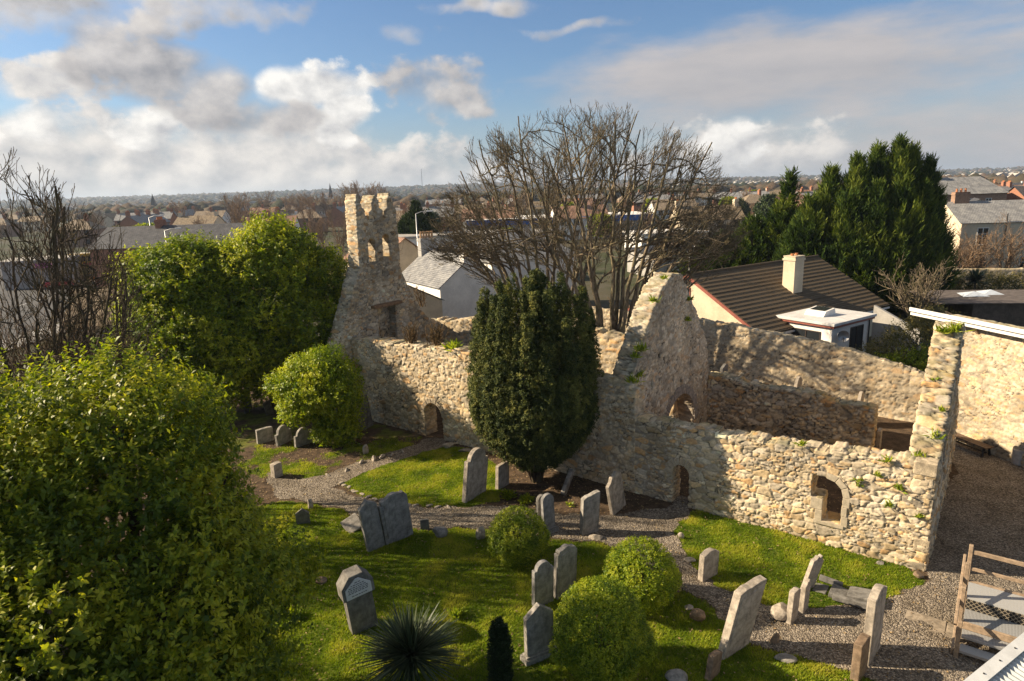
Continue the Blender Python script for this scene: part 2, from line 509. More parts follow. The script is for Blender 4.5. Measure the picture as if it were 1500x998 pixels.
# ------------------------------------------------------------------ the ground
def poly_g(pts, z=0.0):
    return np.array([tuple(G(x, y, z))[:2] for x, y in pts])
def inside(X, Y, poly):
    c = np.zeros(X.shape, bool); n = len(poly); j = n - 1
    for i in range(n):
        xi, yi = poly[i]; xj, yj = poly[j]
        with np.errstate(divide='ignore', invalid='ignore'):
            t = ((yi > Y) != (yj > Y)) & (X < (xj - xi) * (Y - yi) / (yj - yi + 1e-12) + xi)
        c ^= t; j = i
    return c
LAWN_BY_YEW = poly_g([(500, 708), (560, 681), (652, 652), (690, 660), (735, 690), (735, 734), (690, 744), (640, 741), (580, 737), (520, 722)])
LAWN_BY_WALL = poly_g([(1012, 752), (986, 776), (996, 802), (1012, 830), (1060, 864), (1112, 886), (1150, 893), (1230, 884), (1284, 889), (1342, 854), (1330, 820), (1150, 770), (1060, 745)])
MAIN_LAWN = np.concatenate([poly_g([(415, 733), (500, 749), (560, 773), (640, 776), (740, 776), (800, 790), (880, 800), (960, 836), (1000, 864), (1040, 886), (1110, 948), (1200, 968), (1290, 1004)]), np.array([(8.5, 9.0), (-12, 9.0), (-13, 22)])])
GRAVEL = [np.concatenate([poly_g([(655, 642), (652, 653), (560, 682), (500, 709), (488, 715), (520, 724), (580, 739), (640, 743), (690, 746), (740, 742), (800, 755), (900, 756), (985, 741), (983, 728), (1010, 728), (1012, 752), (986, 776), (996, 802), (1012, 830), (1060, 864), (1112, 886), (1150, 893), (1230, 884), (1284, 889), (1342, 854), (1356, 836)]),
          np.array([(13.5, 19.5), (18.2, 25.0), (20.4, 28.6), (21.2, 25.1), (24.0, 13.0), (20, 9.0), (8.6, 9.0)]),
          poly_g([(1290, 1002), (1200, 966), (1110, 946), (1040, 884), (1000, 862), (960, 833), (880, 797), (800, 787), (740, 773), (640, 773), (560, 770), (500, 746), (415, 729), (392, 712), (392, 694), (430, 704), (480, 694), (545, 671), (600, 655), (622, 643)])])]
BANK = poly_g([(300, 560), (400, 600), (470, 600), (620, 640), (600, 655), (545, 671), (480, 694), (430, 704), (380, 700), (250, 640)])
CHURCH_IN = None

def ground_z(X, Y):
    P = np.stack([X, Y, X * 0], 1)
    return (fbm(P, 2.2, 3, 5) - .5) * .10 + (fbm(P, .35, 2, 9) - .5) * .035

def gfield(X, Y):
    P = np.stack([X, Y, X * 0], 1)
    wx = X + (fbm(P, .7, 3, 41) - .5) * .55; wy = Y + (fbm(P, .7, 3, 42) - .5) * .55
    grass = inside(wx, wy, LAWN_BY_YEW) | inside(wx, wy, LAWN_BY_WALL) | inside(wx, wy, MAIN_LAWN)
    bank = inside(wx, wy, BANK)
    dens = grass * 1.0
    dens = np.maximum(dens, bank * sstep(fbm(P, 1.1, 4, 44), .42, .60) * .75)
    return dens, inside(wx, wy, GRAVEL[0])

# wide ground to the horizon
def ground_material():
    m, t, p, o = mat('wide_ground', .95, .1)
    c = t.n('ShaderNodeTexCoord').outputs['Object']
    n = t.noise(c, .02, 6, .6); n2 = t.noise(c, .3, 5, .6)
    col = t.mix(t.ss(n, .40, .60), (.045, .055, .022), (.085, .075, .05))
    col = t.mix(t.ss(n2, .45, .7), col, (.10, .09, .07))
    t.set(p.inputs['Base Color'], col)
    return m
mb = MB()
mb.add([(-9000, -60, -.20), (9000, -60, -.20), (9000, 9000, -.20), (-9000, 9000, -.20)], [(0, 1, 2, 3)])
tag(mb.build('ground', ground_material()), kind='structure')

def churchyard_material():
    m, t, p, o = mat('churchyard_soil', .95, .12)
    a = t.n('ShaderNodeAttribute', attribute_name='grass').outputs['Fac']
    c = t.n('ShaderNodeTexCoord').outputs['Object']
    n = t.noise(c, 3.2, 7, .65); n2 = t.noise(c, 40, 5, .7)
    soil = t.mix(t.ss(n, .35, .65), (.060, .042, .028), (.125, .085, .055))
    soil = t.mix(t.m('MULTIPLY', t.ss(n2, .55, .62), .55), soil, (.20, .15, .09))       # dead leaves and twigs
    turf = t.mix(t.ss(n, .3, .7), (.08, .11, .012), (.20, .22, .03))
    t.set(p.inputs['Base Color'], t.mix(a, soil, turf))
    bump(t, p, t.m('ADD', n, t.m('MULTIPLY', n2, .5)), .9, .05)
    return m
gx = np.arange(-32, 30, .14); gy = np.arange(7, 47, .14)
XX, YY = np.meshgrid(gx, gy, indexing='ij')
dens, grav = gfield(XX.ravel(), YY.ravel())
Z = ground_z(XX.ravel(), YY.ravel())
_i = np.arange(len(gx) * len(gy)).reshape(len(gx), len(gy))
Fq = np.stack([_i[:-1, :-1].ravel(), _i[1:, :-1].ravel(), _i[1:, 1:].ravel(), _i[:-1, 1:].ravel()], 1)
tag(mesh_np('churchyard_ground', np.stack([XX.ravel(), YY.ravel(), Z], 1), Fq, churchyard_material(), None, {'grass': dens}, smooth=True), kind='structure')

def gravel_material():
    m, t, p, o = mat('gravel', .9, .2)
    c = t.n('ShaderNodeTexCoord').outputs['Object']
    v = t.n('ShaderNodeTexVoronoi', feature='F1', ins={'Vector': c, 'Scale': 24.0})
    hsv = t.n('ShaderNodeSeparateColor', ins={0: v.outputs['Color']})
    r = t.n('ShaderNodeValToRGB'); t.set(r.inputs[0], hsv.outputs[0])
    e = r.color_ramp.elements; e[0].color = (.13, .11, .09, 1); e[1].color = (.60, .53, .43, 1)
    k = e.new(.5); k.color = (.32, .275, .22, 1)
    k = e.new(.8); k.color = (.45, .39, .31, 1)
    d = t.ss(v.outputs['Distance'], .02, .75, 1.0, .5)
    n = t.noise(c, .9, 6, .65)
    col = t.mix(1.0, r.outputs[0], t.mix(t.ss(n, .3, .7), (.72, .68, .62), (1.15, 1.12, 1.1)), 'MULTIPLY')
    col = t.mix(t.m('MULTIPLY', t.ss(n, .55, .75), .35), col, (.10, .08, .05))
    t.set(p.inputs['Base Color'], t.mix(1.0, col, t.comb(d, d, d), 'MULTIPLY'))
    bump(t, p, t.m('SUBTRACT', 1.0, v.outputs['Distance']), 1.0, .03)
    return m
MAT['gravel'] = gravel_material()
hx = np.arange(-16, 24, .07); hy = np.arange(9, 32.5, .07)
XX, YY = np.meshgrid(hx, hy, indexing='ij')
_, grav = gfield(((XX[:-1, :-1] + XX[1:, 1:]) / 2).ravel(), ((YY[:-1, :-1] + YY[1:, 1:]) / 2).ravel())
_i = np.arange(len(hx) * len(hy)).reshape(len(hx), len(hy))
Fq = np.stack([_i[:-1, :-1].ravel(), _i[1:, :-1].ravel(), _i[1:, 1:].ravel(), _i[:-1, 1:].ravel()], 1)[grav]
us = np.unique(Fq); rem = np.zeros(_i.size, np.int64); rem[us] = np.arange(len(us))
PX, PY = XX.ravel()[us], YY.ravel()[us]
tag(mesh_np('gravel_path', np.stack([PX, PY, ground_z(PX, PY) + .018], 1), rem[Fq], MAT['gravel'], smooth=True), kind='structure')

# ------------------------------------------------------------------ turf: blades
def blades(name, n, dens_fn, box, hgt, wid, material, rng, bend=.5):
    x = rng.uniform(box[0], box[1], n); y = rng.uniform(box[2], box[3], n)
    keep = rng.random(n) < dens_fn(x, y)
    x, y = x[keep], y[keep]; n = len(x)
    z = ground_z(x, y)
    V = []; Rn = []
    P = np.stack([x, y, z * 0], 1)
    patch = np.clip((fbm(P, .7, 4, 77) - .5) * 1.7 + .5, 0, 1)
    for b in range(3):
        a = rng.uniform(0, 2 * np.pi, n); h = hgt * rng.uniform(.5, 1.25, n) * (.6 + .8 * patch); w = wid * rng.uniform(.7, 1.4, n)
        bx = x + rng.normal(0, .02, n); by = y + rng.normal(0, .02, n)
        dx, dy = np.cos(a), np.sin(a)
        lean = rng.uniform(.3, bend + .9, n) * h
        V.append(np.stack([np.stack([bx - dy * w, by + dx * w, z - .01], 1), np.stack([bx + dy * w, by - dx * w, z - .01], 1), np.stack([bx + dx * lean, by + dy * lean, z + h], 1)], 1))
        Rn.append(np.clip(patch * 1.1 - .05 + rng.normal(0, .16, n), 0, 1))
    V = np.concatenate(V); Rn = np.concatenate(Rn)
    F = np.arange(len(V) * 3).reshape(-1, 3)
    return mesh_np(name, V.reshape(-1, 3), F, material, None, {'rnd': np.repeat(Rn, 3)})
MAT['grass'] = leaf_mat('turf', (.095, .165, .010), (.25, .33, .014), (.48, .46, .06), .6, .45, .15)
_rng = np.random.default_rng(5)
tag(blades('grass', 420000, lambda x, y: np.where(gfield(x, y)[1], 0, gfield(x, y)[0]), (-13, 14, 10, 31), .062, .012, MAT['grass'], _rng), kind='stuff')

# ------------------------------------------------------------------ the ruined church
CO = np.array([12.6, 17.96]); CA = np.array([-.791, .612]); CN = np.array([.612, .791])
def CH(s, t, z=0.0):
    p = CO + CA * s + CN * t
    return Vector((p[0], p[1], z))
CHZ = math.atan2(CA[1], CA[0])       # local x runs west along the church, local y then runs south-west of it
church = empty('ruined_church', CH(14, 4.5), 0, 'roofless rubble stone church ruin with a battlemented bell gable, behind the graves', 'church ruin')
church.location = (0, 0, 0)

def arch_hole(u, z, c, hw, spring, z0=-1, pointed=0.0):
    d = np.abs(u - c)
    top = spring + np.sqrt(np.maximum(hw ** 2 - d ** 2, 0)) * (1 + pointed)
    return (d < hw) & (z > z0) & (z < top)

topS = prof([(0, 3.42), (.7, 3.6), (2, 3.46), (3.3, 3.32), (5.5, 3.2), (8, 3.12), (10.4, 3.2)])
def m_chancel(u, z):
    ok = z < topS(u) + ragged(u, .07, 3, .38)
    win = (u > 2.45) & (u < np.where(z > 1.62, 3.42, 3.05)) & (z > .86) & (z < 2.42)
    win &= ~((u < 3.0) & (z > 1.85) & (np.hypot(u - 3.0, z - 1.85) > .55))
    return ok & ~win & ~arch_hole(u, z, 8.03, .34, 1.3, pointed=.05)
slab('chancel_wall', MAT['stone'], church, CO, CA, CN, 0, 10.42, -.1, 3.9, m_chancel, .8, .03, (.40, .40, .215), 1, .045, pale=.15)

topN = prof([(10, 4.3), (11.3, 4.55), (14, 4.7), (18.6, 4.78), (22.4, 4.66), (27.9, 4.4)])
def m_nave(u, z):
    return (z < topN(u) + ragged(u, .08, 9, .45)) & ~arch_hole(u, z, 21.05, .62, 1.05, pointed=.25)
slab('nave_wall', MAT['stone'], church, CO - CN * .03, CA, CN, 9.97, 27.9, -.3, 5.1, m_nave, .84, .04, (.40, .40, .22), 5, .045, pale=.25)

topG = prof([(0, 4.2), (.5, 4.5), (.85, 4.9), (1.4, 5.5), (1.8, 6.2), (2.4, 6.9), (2.9, 7.4), (3.6, 7.95), (4.15, 8.25), (5.3, 8.1), (6.2, 7.2), (7.06, 6.25), (8.5, 4.5), (8.95, 2.9), (9.3, 2.6)])
def m_gable(u, z):
    put = np.zeros_like(u, bool)
    for (a, b) in ((2.4, 3.9), (3.6, 4.6), (4.6, 3.5), (6.6, 3.7), (5.5, 3.25), (3.1, 4.9)):
        put |= (np.abs(u - a) < .09) & (np.abs(z - b) < .13)
    return (z < topG(u) + ragged(u, .10, 21, .33)) & ~arch_hole(u, z, 5.5, 1.72, .8) & ~put
slab('chancel_gable', MAT['stone'], church, CO + CA * 10.42, CN, CA, 0.02, 9.3, -.1, 8.5, m_gable, .9, .05, (.30, .30, .17), 11, .05, pale=.18, grey=.35)

def m_bell(u, z):
    l = prof([(-1.0, 3.4), (-.85, 4.4), (-.45, 5.2), (-.05, 6.0), (.35, 6.9), (.7, 7.7), (.98, 8.3)])
    r = prof([(3.9, 8.4), (4.1, 7.6), (4.5, 6.7), (5.0, 5.9), (5.8, 4.8), (6.7, 4.3), (7.6, 4.2)])
    body = (u >= -.95) & (z < np.where(u < 1.0, l(u), np.where(u > 3.9, r(u), 99)) + ragged(z * 1.0 + u, .10, 2, .33))
    lw = np.interp(z, [0, 6, 8, 12], [.9, .95, 1.02, 1.17]); rw = np.interp(z, [0, 8.5, 12], [4.3, 4.0, 3.95])
    tower = (u > lw) & (u < rw)
    m = np.where(z < 8.2, body & ((z < 6) | tower | (u > 3) | (u < 1.0)), tower)
    # stepped, peaked battlements
    lvl = np.interp(u, [1.10, 1.25, 1.45, 1.47, 1.66, 1.68, 1.80, 1.98, 2.00, 2.24, 2.26, 2.40, 2.52, 2.72, 2.74, 2.94, 2.96, 3.14, 3.16, 3.36, 3.38, 3.54, 3.72, 3.74, 3.97],
                    [11.45, 12.1, 11.75, 11.45, 11.3, 11.05, 10.8, 10.72, 11.15, 11.25, 11.65, 11.95, 12.02, 11.7, 11.3, 11.2, 10.78, 10.74, 11.18, 11.3, 11.68, 12.1, 11.7, 11.4, 11.25])
    m &= z < lvl
    m &= ~arch_hole(u, z, 1.98, .27, 9.45, 8.42) & ~arch_hole(u, z, 3.02, .27, 9.62, 8.6)
    m &= ~((u > 2.0) & (u < 3.35) & (z < 5.85))
    return m
slab('bell_gable', MAT['stone'], church, CO + CA * 27.0, CN, CA, -1.0, 7.6, -.3, 12.1, m_bell, .92, .04, (.38, .38, .20), 23, .04, grey=.15, relax=1)
slab('blocked_doorway', MAT['stone'], church, CO + CA * 27.55, CN, CA, 1.9, 3.45, -.1, 5.9, lambda u, z: z > -9, .3, .08, (.36, .36, .20), 29, .04, gap=.6)
T = Matrix.Translation(CH(26.93, 1.55, 5.86)) @ Matrix.Rotation(math.atan2(CN[1], CN[0]), 4, 'Z')
MB().box(0, 2.1, -.28, .12, 0, .17, T).build('lintel', plain('weathered_lintel', (.24, .145, .08), .8, .3, 5), church, .02)

topNN = prof([(11.2, 4.9), (13, 4.6), (16, 4.7), (24, 4.5), (27, 4.3)])
slab('nave_wall', MAT['stone'], church, CO + CN * 6.8, CA, CN, 11.25, 27.02, -.1, 5.2, lambda u, z: z < topNN(u) + ragged(u, .12, 31, .4), .8, .08, (.40, .40, .22), 37, .06, pale=.2)
topNC = prof([(2.9, 2.15), (4.8, 2.2), (4.95, 2.4), (8, 2.42), (10.4, 2.65)])
slab('chancel_wall', MAT['stone'], church, CO + CN * 8.9, CA, CN, 2.9, 10.42, -.1, 2.9, lambda u, z: z < topNC(u) + ragged(u, .06, 43, .5), .75, .05, (.46, .46, .24), 47, .07, gap=.35)
topE = prof([(0, 3.45), (.8, 3.5), (2, 4.6), (3.4, 5.7), (4.6, 6.7), (4.9, 6.85), (5.45, 6.8), (5.6, 5.0), (6.6, 4.0), (9.6, 2.6)])
slab('east_wall', MAT['stone'], church, CO, CN, CA, .03, 9.6, -.1, 7.0, lambda u, z: z < topE(u) + ragged(u, .10, 51, .30), .8, .045, (.38, .38, .30), 53, .10, pale=.05, gap=.55)

# dressed stones round the openings
dress = plain('dressed_granite', (.44, .37, .27), .9, .22, 7, .5, .02)
def voussoirs(name, P0, ax, out, c, r, spring, a0, a1, n, ln, mat_, wob=.02, th=.10):
    """thin radial stones standing round an arch on the face through P0"""
    mbv = MB(); rg = random.Random(n)
    for i in range(n):
        a = a0 + (a1 - a0) * (i + .5) / n
        w = (a1 - a0) / n * r * .42
        l = ln * rg.uniform(.8, 1.2)
        e = Vector((ax[0] * math.cos(a), ax[1] * math.cos(a), math.sin(a))); q = Vector((-ax[0] * math.sin(a), -ax[1] * math.sin(a), math.cos(a)))
        o3 = Vector((out[0], out[1], 0))
        ctr = Vector((P0[0] + ax[0] * c, P0[1] + ax[1] * c, spring))
        vs = []
        for d in (-.35, .02 + rg.uniform(.015, .015 + wob)):
            for (rr, ww) in ((r - .01, w), (r + l, w * (1 + l / r) * .95)):
                for sg in (-1, 1): vs.append(ctr + e * rr + q * ww * sg + o3 * d)
        mbv.add(vs, [(0, 1, 3, 2), (4, 6, 7, 5), (0, 4, 5, 1), (2, 3, 7, 6), (0, 2, 6, 4), (1, 5, 7, 3)])
    return mbv.build(name, mat_, church, .008, 1)
voussoirs('door_arch', CO, CA, -CN, 8.03, .35, 1.3, R(-5), R(185), 15, .26, dress, .025)
voussoirs('door_arch', CO - CN * .03, CA, -CN, 21.05, .62, 1.22, R(0), R(180), 13, .22, plain('door_arch_stone', (.36, .30, .22), .9, .25, 6, .5, .02), .02)
voussoirs('arch_ring', CO + CA * 10.42, CN, -CA, 5.5, 1.73, .8, R(0), R(180), 46, .42, plain('slate_voussoirs', (.29, .25, .21), .9, .3, 6, .5, .02), .02)
for c, z in ((1.98, 9.45), (3.02, 9.62)):
    voussoirs('belfry_arch', CO + CA * 27.0, CN, -CA, c, .28, z, R(0), R(180), 9, .22, dress, .02)
# pale window surround: stepped left jamb and curved right-hand hood
wf = MB()
Tw = Matrix((( CA[0], -CN[0], 0, CO[0]), (CA[1], -CN[1], 0, CO[1]), (0, 0, 1, 0), (0, 0, 0, 1)))   # x along the wall, y outwards
wf.box(3.04, 3.26, -.5, .05, .84, 1.22, Tw).box(3.05, 3.42, -.45, .04, 1.23, 1.62, Tw)
wf.box(2.26, 2.46, -.35, .04, .82, 1.18, Tw).box(2.30, 2.47, -.35, .05, 1.19, 1.50, Tw).box(2.24, 2.455, -.35, .04, 1.51, 1.84, Tw)
wf.box(2.36, 3.3, -.6, .05, .72, .85, Tw)
for i in range(3):
    a0, a1 = R(180 - 30 * i), R(180 - 30 * (i + 1) + 1.5)
    q = [(3.0 + .55 * math.cos(a0), 1.85 + .55 * math.sin(a0)), (3.0 + .77 * math.cos(a0), 1.85 + .77 * math.sin(a0)), (3.0 + .77 * math.cos(a1), 1.85 + .77 * math.sin(a1)), (3.0 + .55 * math.cos(a1), 1.85 + .55 * math.sin(a1))]
    wf.prism(q, -.35, .045, Tw)
wf.build('window_surround', plain('pale_window_stone', (.45, .38, .275), .9, .2, 8, .5, .02), church, .015)
# big quoins up the south-east corner and a capping course of large stones
qn = MB(); rq = random.Random(4); z = 0.0
while z < 3.2:
    h = rq.uniform(.22, .52); l = rq.uniform(.28, .85)
    if rq.random() < .62: qn.box(-.03, l, -.5, .015 + rq.uniform(0, .03), z + .02, z + h - .02, Tw @ Matrix.Rotation(rq.uniform(-.03, .03), 4, 'Y'))
    z += h
tag(qn.build('quoins', plain('quoin_stone', (.47, .38, .26), .9, .40, 5, .9, .06), church, .05, 3), kind='stuff')

# ------------------------------------------------------------------ near buildings and walls
def glass_mat():
    m, t, p, o = mat('window_glass', .08, .6)
    t.set(p.inputs['Base Color'], (.022, .026, .030)); return m
MAT['glass'] = glass_mat()
MAT['render_white'] = plain('white_render', (.76, .73, .68), .85, .12, .9, .2, .01)
MAT['render_cream'] = plain('cream_render', (.60, .50, .36), .85, .14, .9, .2, .01)
MAT['render_grey'] = plain('grey_render', (.36, .34, .31), .9, .2, .8, .2, .01)
MAT['brick'] = plain('red_brick', (.34, .16, .10), .85, .25, 5, .3, .01)
MAT['brick_brown'] = plain('brown_brick', (.30, .19, .13), .85, .25, 4, .3, .01)
MAT['white_paint'] = plain('white_paint', (.74, .72, .68), .5, .08, 3, .1, .004)
MAT['dark_frame'] = plain('dark_frame', (.05, .035, .03), .5, .2, 5, 0)
MAT['terracotta'] = plain('terracotta', (.48, .20, .09), .8, .2, 9, .2)
MAT['tan_pot'] = plain('tan_clay', (.50, .30, .15), .8, .2, 9, .2)
MAT['red_board'] = plain('red_brown_board', (.26, .085, .06), .6, .2, 6, .1)
MAT['timber'] = plain('weathered_timber', (.33, .24, .16), .85, .3, 9, .4, .01)
MAT['steel'] = plain('galvanised_steel', (.45, .45, .45), .45, .15, 5, .1, .005, .5, .6)
MAT['dark_iron'] = plain('dark_iron', (.03, .028, .027), .5, .2, 6, .1)

def tile_mat(name, c0, c1, pitch, across, rough=.8, lichen=.4, step_along='Z'):
    """roof in courses: the course lines are a real relief of the tiles, read along the slope"""
    m, t, p, o = mat(name, rough, .25)
    c = t.n('ShaderNodeTexCoord').outputs['UV']
    s = t.n('ShaderNodeSeparateXYZ', ins={0: c})
    br = t.n('ShaderNodeTexBrick', ins={'Vector': c, 'Scale': 1.0, 'Mortar Size': .012, 'Brick Width': across, 'Row Height': pitch, 'Color1': (*c0, 1), 'Color2': (*c1, 1), 'Mortar': (*(v * .45 for v in c0), 1)})
    n = t.noise(c, 1.1, 7, .7); n2 = t.noise(c, 9, 5, .7)
    col = t.mix(1.0, br.outputs['Color'], t.mix(t.ss(n, .3, .7), (.68, .68, .68), (1.3, 1.28, 1.2)), 'MULTIPLY')
    col = t.mix(t.m('MULTIPLY', t.ss(n2, .58, .66), lichen), col, (.42, .39, .28))
    t.set(p.inputs['Base Color'], col)
    row = t.m('FRACT', t.m('MULTIPLY', s.outputs[1], 1 / pitch))
    bump(t, p, t.m('ADD', t.m('MULTIPLY', row, -1.0), t.m('MULTIPLY', br.outputs['Fac'], -.6)), .9, .04)
    return m
MAT['tile_brown'] = tile_mat('brown_concrete_tile', (.235, .175, .115), (.31, .24, .16), .36, .30, lichen=.7)
MAT['slate'] = tile_mat('slate_roof', (.26, .26, .27), (.34, .335, .335), .22, .28, .6, .12)
MAT['slate_dark'] = tile_mat('dark_slate_roof', (.075, .075, .085), (.11, .11, .12), .22, .28, .65, .1)
MAT['tile_red'] = tile_mat('reddish_tile_roof', (.30, .17, .12), (.38, .23, .16), .30, .28, .8, .25)
MAT['tile_tan'] = tile_mat('tan_tile_roof', (.26, .20, .14), (.33, .26, .19), .34, .3, .8, .3)

def quad_uv(name, quads, material, parent, thick=.06):
    """roof slabs: each quad given eave-left, eave-right, ridge-right, ridge-left; uv in metres with v up the slope; real thickness"""
    bm = bmesh.new(); uv = bm.loops.layers.uv.new('UVMap')
    for q in quads:
        q = [Vector(v) for v in q]
        nrm = (q[1] - q[0]).cross(q[-1] - q[0]).normalized()
        if nrm.z < 0: nrm = -nrm
        ex = (q[1] - q[0]).normalized(); ey = nrm.cross(ex)
        if ey.z < 0: ey = -ey
        top = [bm.verts.new(v + nrm * thick) for v in q]; bot = [bm.verts.new(v) for v in q]
        fs = [bm.faces.new(top), bm.faces.new(bot[::-1])] + [bm.faces.new((top[(i + 1) % len(q)], top[i], bot[i], bot[(i + 1) % len(q)])) for i in range(len(q))]
        for f in fs:
            for l in f.loops:
                d = l.vert.co - q[0]; l[uv].uv = (d.dot(ex), d.dot(ey))
    bmesh.ops.recalc_face_normals(bm, faces=bm.faces)
    me = bpy.data.meshes.new(name); bm.to_mesh(me); bm.free(); me.materials.append(material)
    o = bpy.data.objects.new(name, me); COL.objects.link(o); o.parent = parent
    return o

def window(parent, T, x, z, w, h, frame='white_paint', name='window', mull=1, trans=0, sill=True):
    """T: wall frame, x along the wall, y outwards. Frame and bars are one mesh, the pane a sub-part"""
    f = MB(); b = .06
    f.box(x - w / 2, x - w / 2 + b, -.05, .05, z, z + h, T).box(x + w / 2 - b, x + w / 2, -.05, .05, z, z + h, T)
    f.box(x - w / 2 + b, x + w / 2 - b, -.05, .05, z + h - b, z + h, T).box(x - w / 2 + b, x + w / 2 - b, -.05, .05, z, z + b, T)
    for i in range(mull):
        xx = x - w / 2 + w * (i + 1) / (mull + 1); f.box(xx - .03, xx + .03, -.045, .045, z + b, z + h - b, T)
    if trans: f.box(x - w / 2 + b, x + w / 2 - b, -.04, .04, z + h * .62, z + h * .62 + .05, T)
    if sill: f.box(x - w / 2 - .08, x + w / 2 + .08, -.02, .14, z - .09, z - .005, T)
    o = f.build(name, MAT[frame], parent)
    MB().box(x - w / 2 + .02, x + w / 2 - .02, -.03, .012, z + .02, z + h - .02, T).build('pane', MAT['glass'], o)
    return o

def wallframe(p, ax, out):
    return Matrix(((ax[0], out[0], 0, p[0]), (ax[1], out[1], 0, p[1]), (0, 0, 1, p[2] if len(p) > 2 else 0), (0, 0, 0, 1)))

def chimney(parent, x, y, z0, z1, w, d, material, pots=2, along='x', cap=True, potmat='terracotta', ph=.45):
    m_ = MB().box(x - w / 2, x + w / 2, y - d / 2, y + d / 2, z0, z1)
    if cap: m_.box(x - w / 2 - .06, x + w / 2 + .06, y - d / 2 - .06, y + d / 2 + .06, z1 - .28, z1 - .12).box(x - w / 2 - .03, x + w / 2 + .03, y - d / 2 - .03, y + d / 2 + .03, z1 + .003, z1 + .06)
    c = m_.build('chimney', MAT[material], parent)
    for i in range(pots):
        t = (i + .5) / pots - .5
        px, py = (x + t * w * .9, y) if along == 'x' else (x, y + t * d * .9)
        MB().tube([(px, py, z1 + .04), (px, py, z1 + ph * .85), (px, py, z1 + ph)], [.13, .11, .14], 8).build('chimney_pot', MAT[potmat], c)
    return c

def gable_house(name, loc, rz, L, D, eave, ridge, wallm, roofm, label, cat='house', group=None, over=.35, hip=0.0, verge=.25):
    """ridge along local x; parts: wall, roof"""
    root = empty(name, loc, rz, label, cat, group)
    w = MB()
    h = D / 2
    if hip:
        w.box(-L / 2, L / 2, -h, h, -.3, eave)
    else:
        T_ = Matrix.Rotation(math.pi / 2, 4, 'Z')
        w.prism([(-h, -.3), (h, -.3), (h, eave), (0, ridge - .05), (-h, eave)], -L / 2, L / 2, T_ @ Matrix.Identity(4))
    w.build('wall', MAT[wallm], root)
    sl = (ridge - eave) / h
    ez = eave - over * sl; ho = h + over
    if hip:
        q = [[(-L / 2 - over, -ho, ez), (L / 2 + over, -ho, ez), (L / 2 - hip, 0, ridge), (-L / 2 + hip, 0, ridge)],
             [(L / 2 + over, ho, ez), (-L / 2 - over, ho, ez), (-L / 2 + hip, 0, ridge), (L / 2 - hip, 0, ridge)],
             [(L / 2 + over, -ho, ez), (L / 2 + over, ho, ez), (L / 2 - hip, 0, ridge)], [(-L / 2 - over, ho, ez), (-L / 2 - over, -ho, ez), (-L / 2 + hip, 0, ridge)]]
    else:
        a = L / 2 + verge
        q = [[(-a, -ho, ez), (a, -ho, ez), (a, -.003, ridge), (-a, -.003, ridge)], [(a, ho, ez), (-a, ho, ez), (-a, .003, ridge), (a, .003, ridge)]]
    quad_uv('roof', q, MAT[roofm], root)
    return root

# --- the stone boundary wall north of the church
bw = empty('boundary_wall', (0, 0, 0), 0, 'tall pale stone boundary wall below the bungalow, streaked by bare-tree shadows', 'wall')
topB = prof([(-1.0, 1.9), (.9, 2.2), (1.95, 2.6), (4.9, 3.28), (6.55, 3.55), (10.15, 3.95), (12.9, 4.15), (16, 4.2), (22, 4.3)])
slab('masonry', MAT['stone'], bw, CO + CN * 14.6, CA, CN, .9, 22, -.1, 4.6, lambda u, z: z < topB(u) + ragged(u, .06, 77, .35), .55, .07, (.40, .40, .2), 83, .05, pale=.5, moss=.2)

# --- the stone-walled building on the right
RW = np.array([20.46, 28.18]); RD = np.array([.2308, -.973]); RN = np.array([.973, .2308])
rb = empty('stone_building', (0, 0, 0), 0, 'tall sunlit rubble-stone building with white eaves at the right edge', 'building')
slab('wall', MAT['stone'], rb, RW, RD, RN, -1.1, 9.5, -.15, 5.72, lambda u, z: z > -9, .5, .05, (.44, .44, .2), 91, .04, pale=.35, relax=0)
Tr = wallframe((RW[0], RW[1]), RD, -RN)          # x along the wall towards the viewer, y out of the wall
MB().box(-1.1, 9.5, -7, -.503, -.15, 3.3, Tr).build('back_wall', MAT['render_grey'], rb)
MB().prism([(-7.3, 3.4), (.50, 5.68), (.50, 5.78), (-7.3, 3.5)], -2.75, 9.9, Tr @ Matrix(((0, 1, 0, 0), (1, 0, 0, 0), (0, 0, 1, 0), (0, 0, 0, 1)))).build('roof', plain('grey_roof_sheet', (.38, .38, .38), .6, .15, 2), rb)
MB().box(-2.8, 9.95, .503, .56, 5.68, 5.86, Tr).build('fascia', MAT['white_paint'], rb)
gm = MB().box(-2.75, 9.9, .40, .52, 5.50, 5.62, Tr); gm.build('gutter', MAT['white_paint'], rb)
for x in (.4, 3.6, 6.8):
    MB().prism([(0, 5.1), (.45, 5.62), (.36, 5.66), (0, 5.22)], x - .06, x + .06, Tr @ Matrix.Rotation(math.pi / 2, 4, 'Z') @ Matrix.Scale(-1, 4, (0, 1, 0))).build('bracket', MAT['timber'], rb)

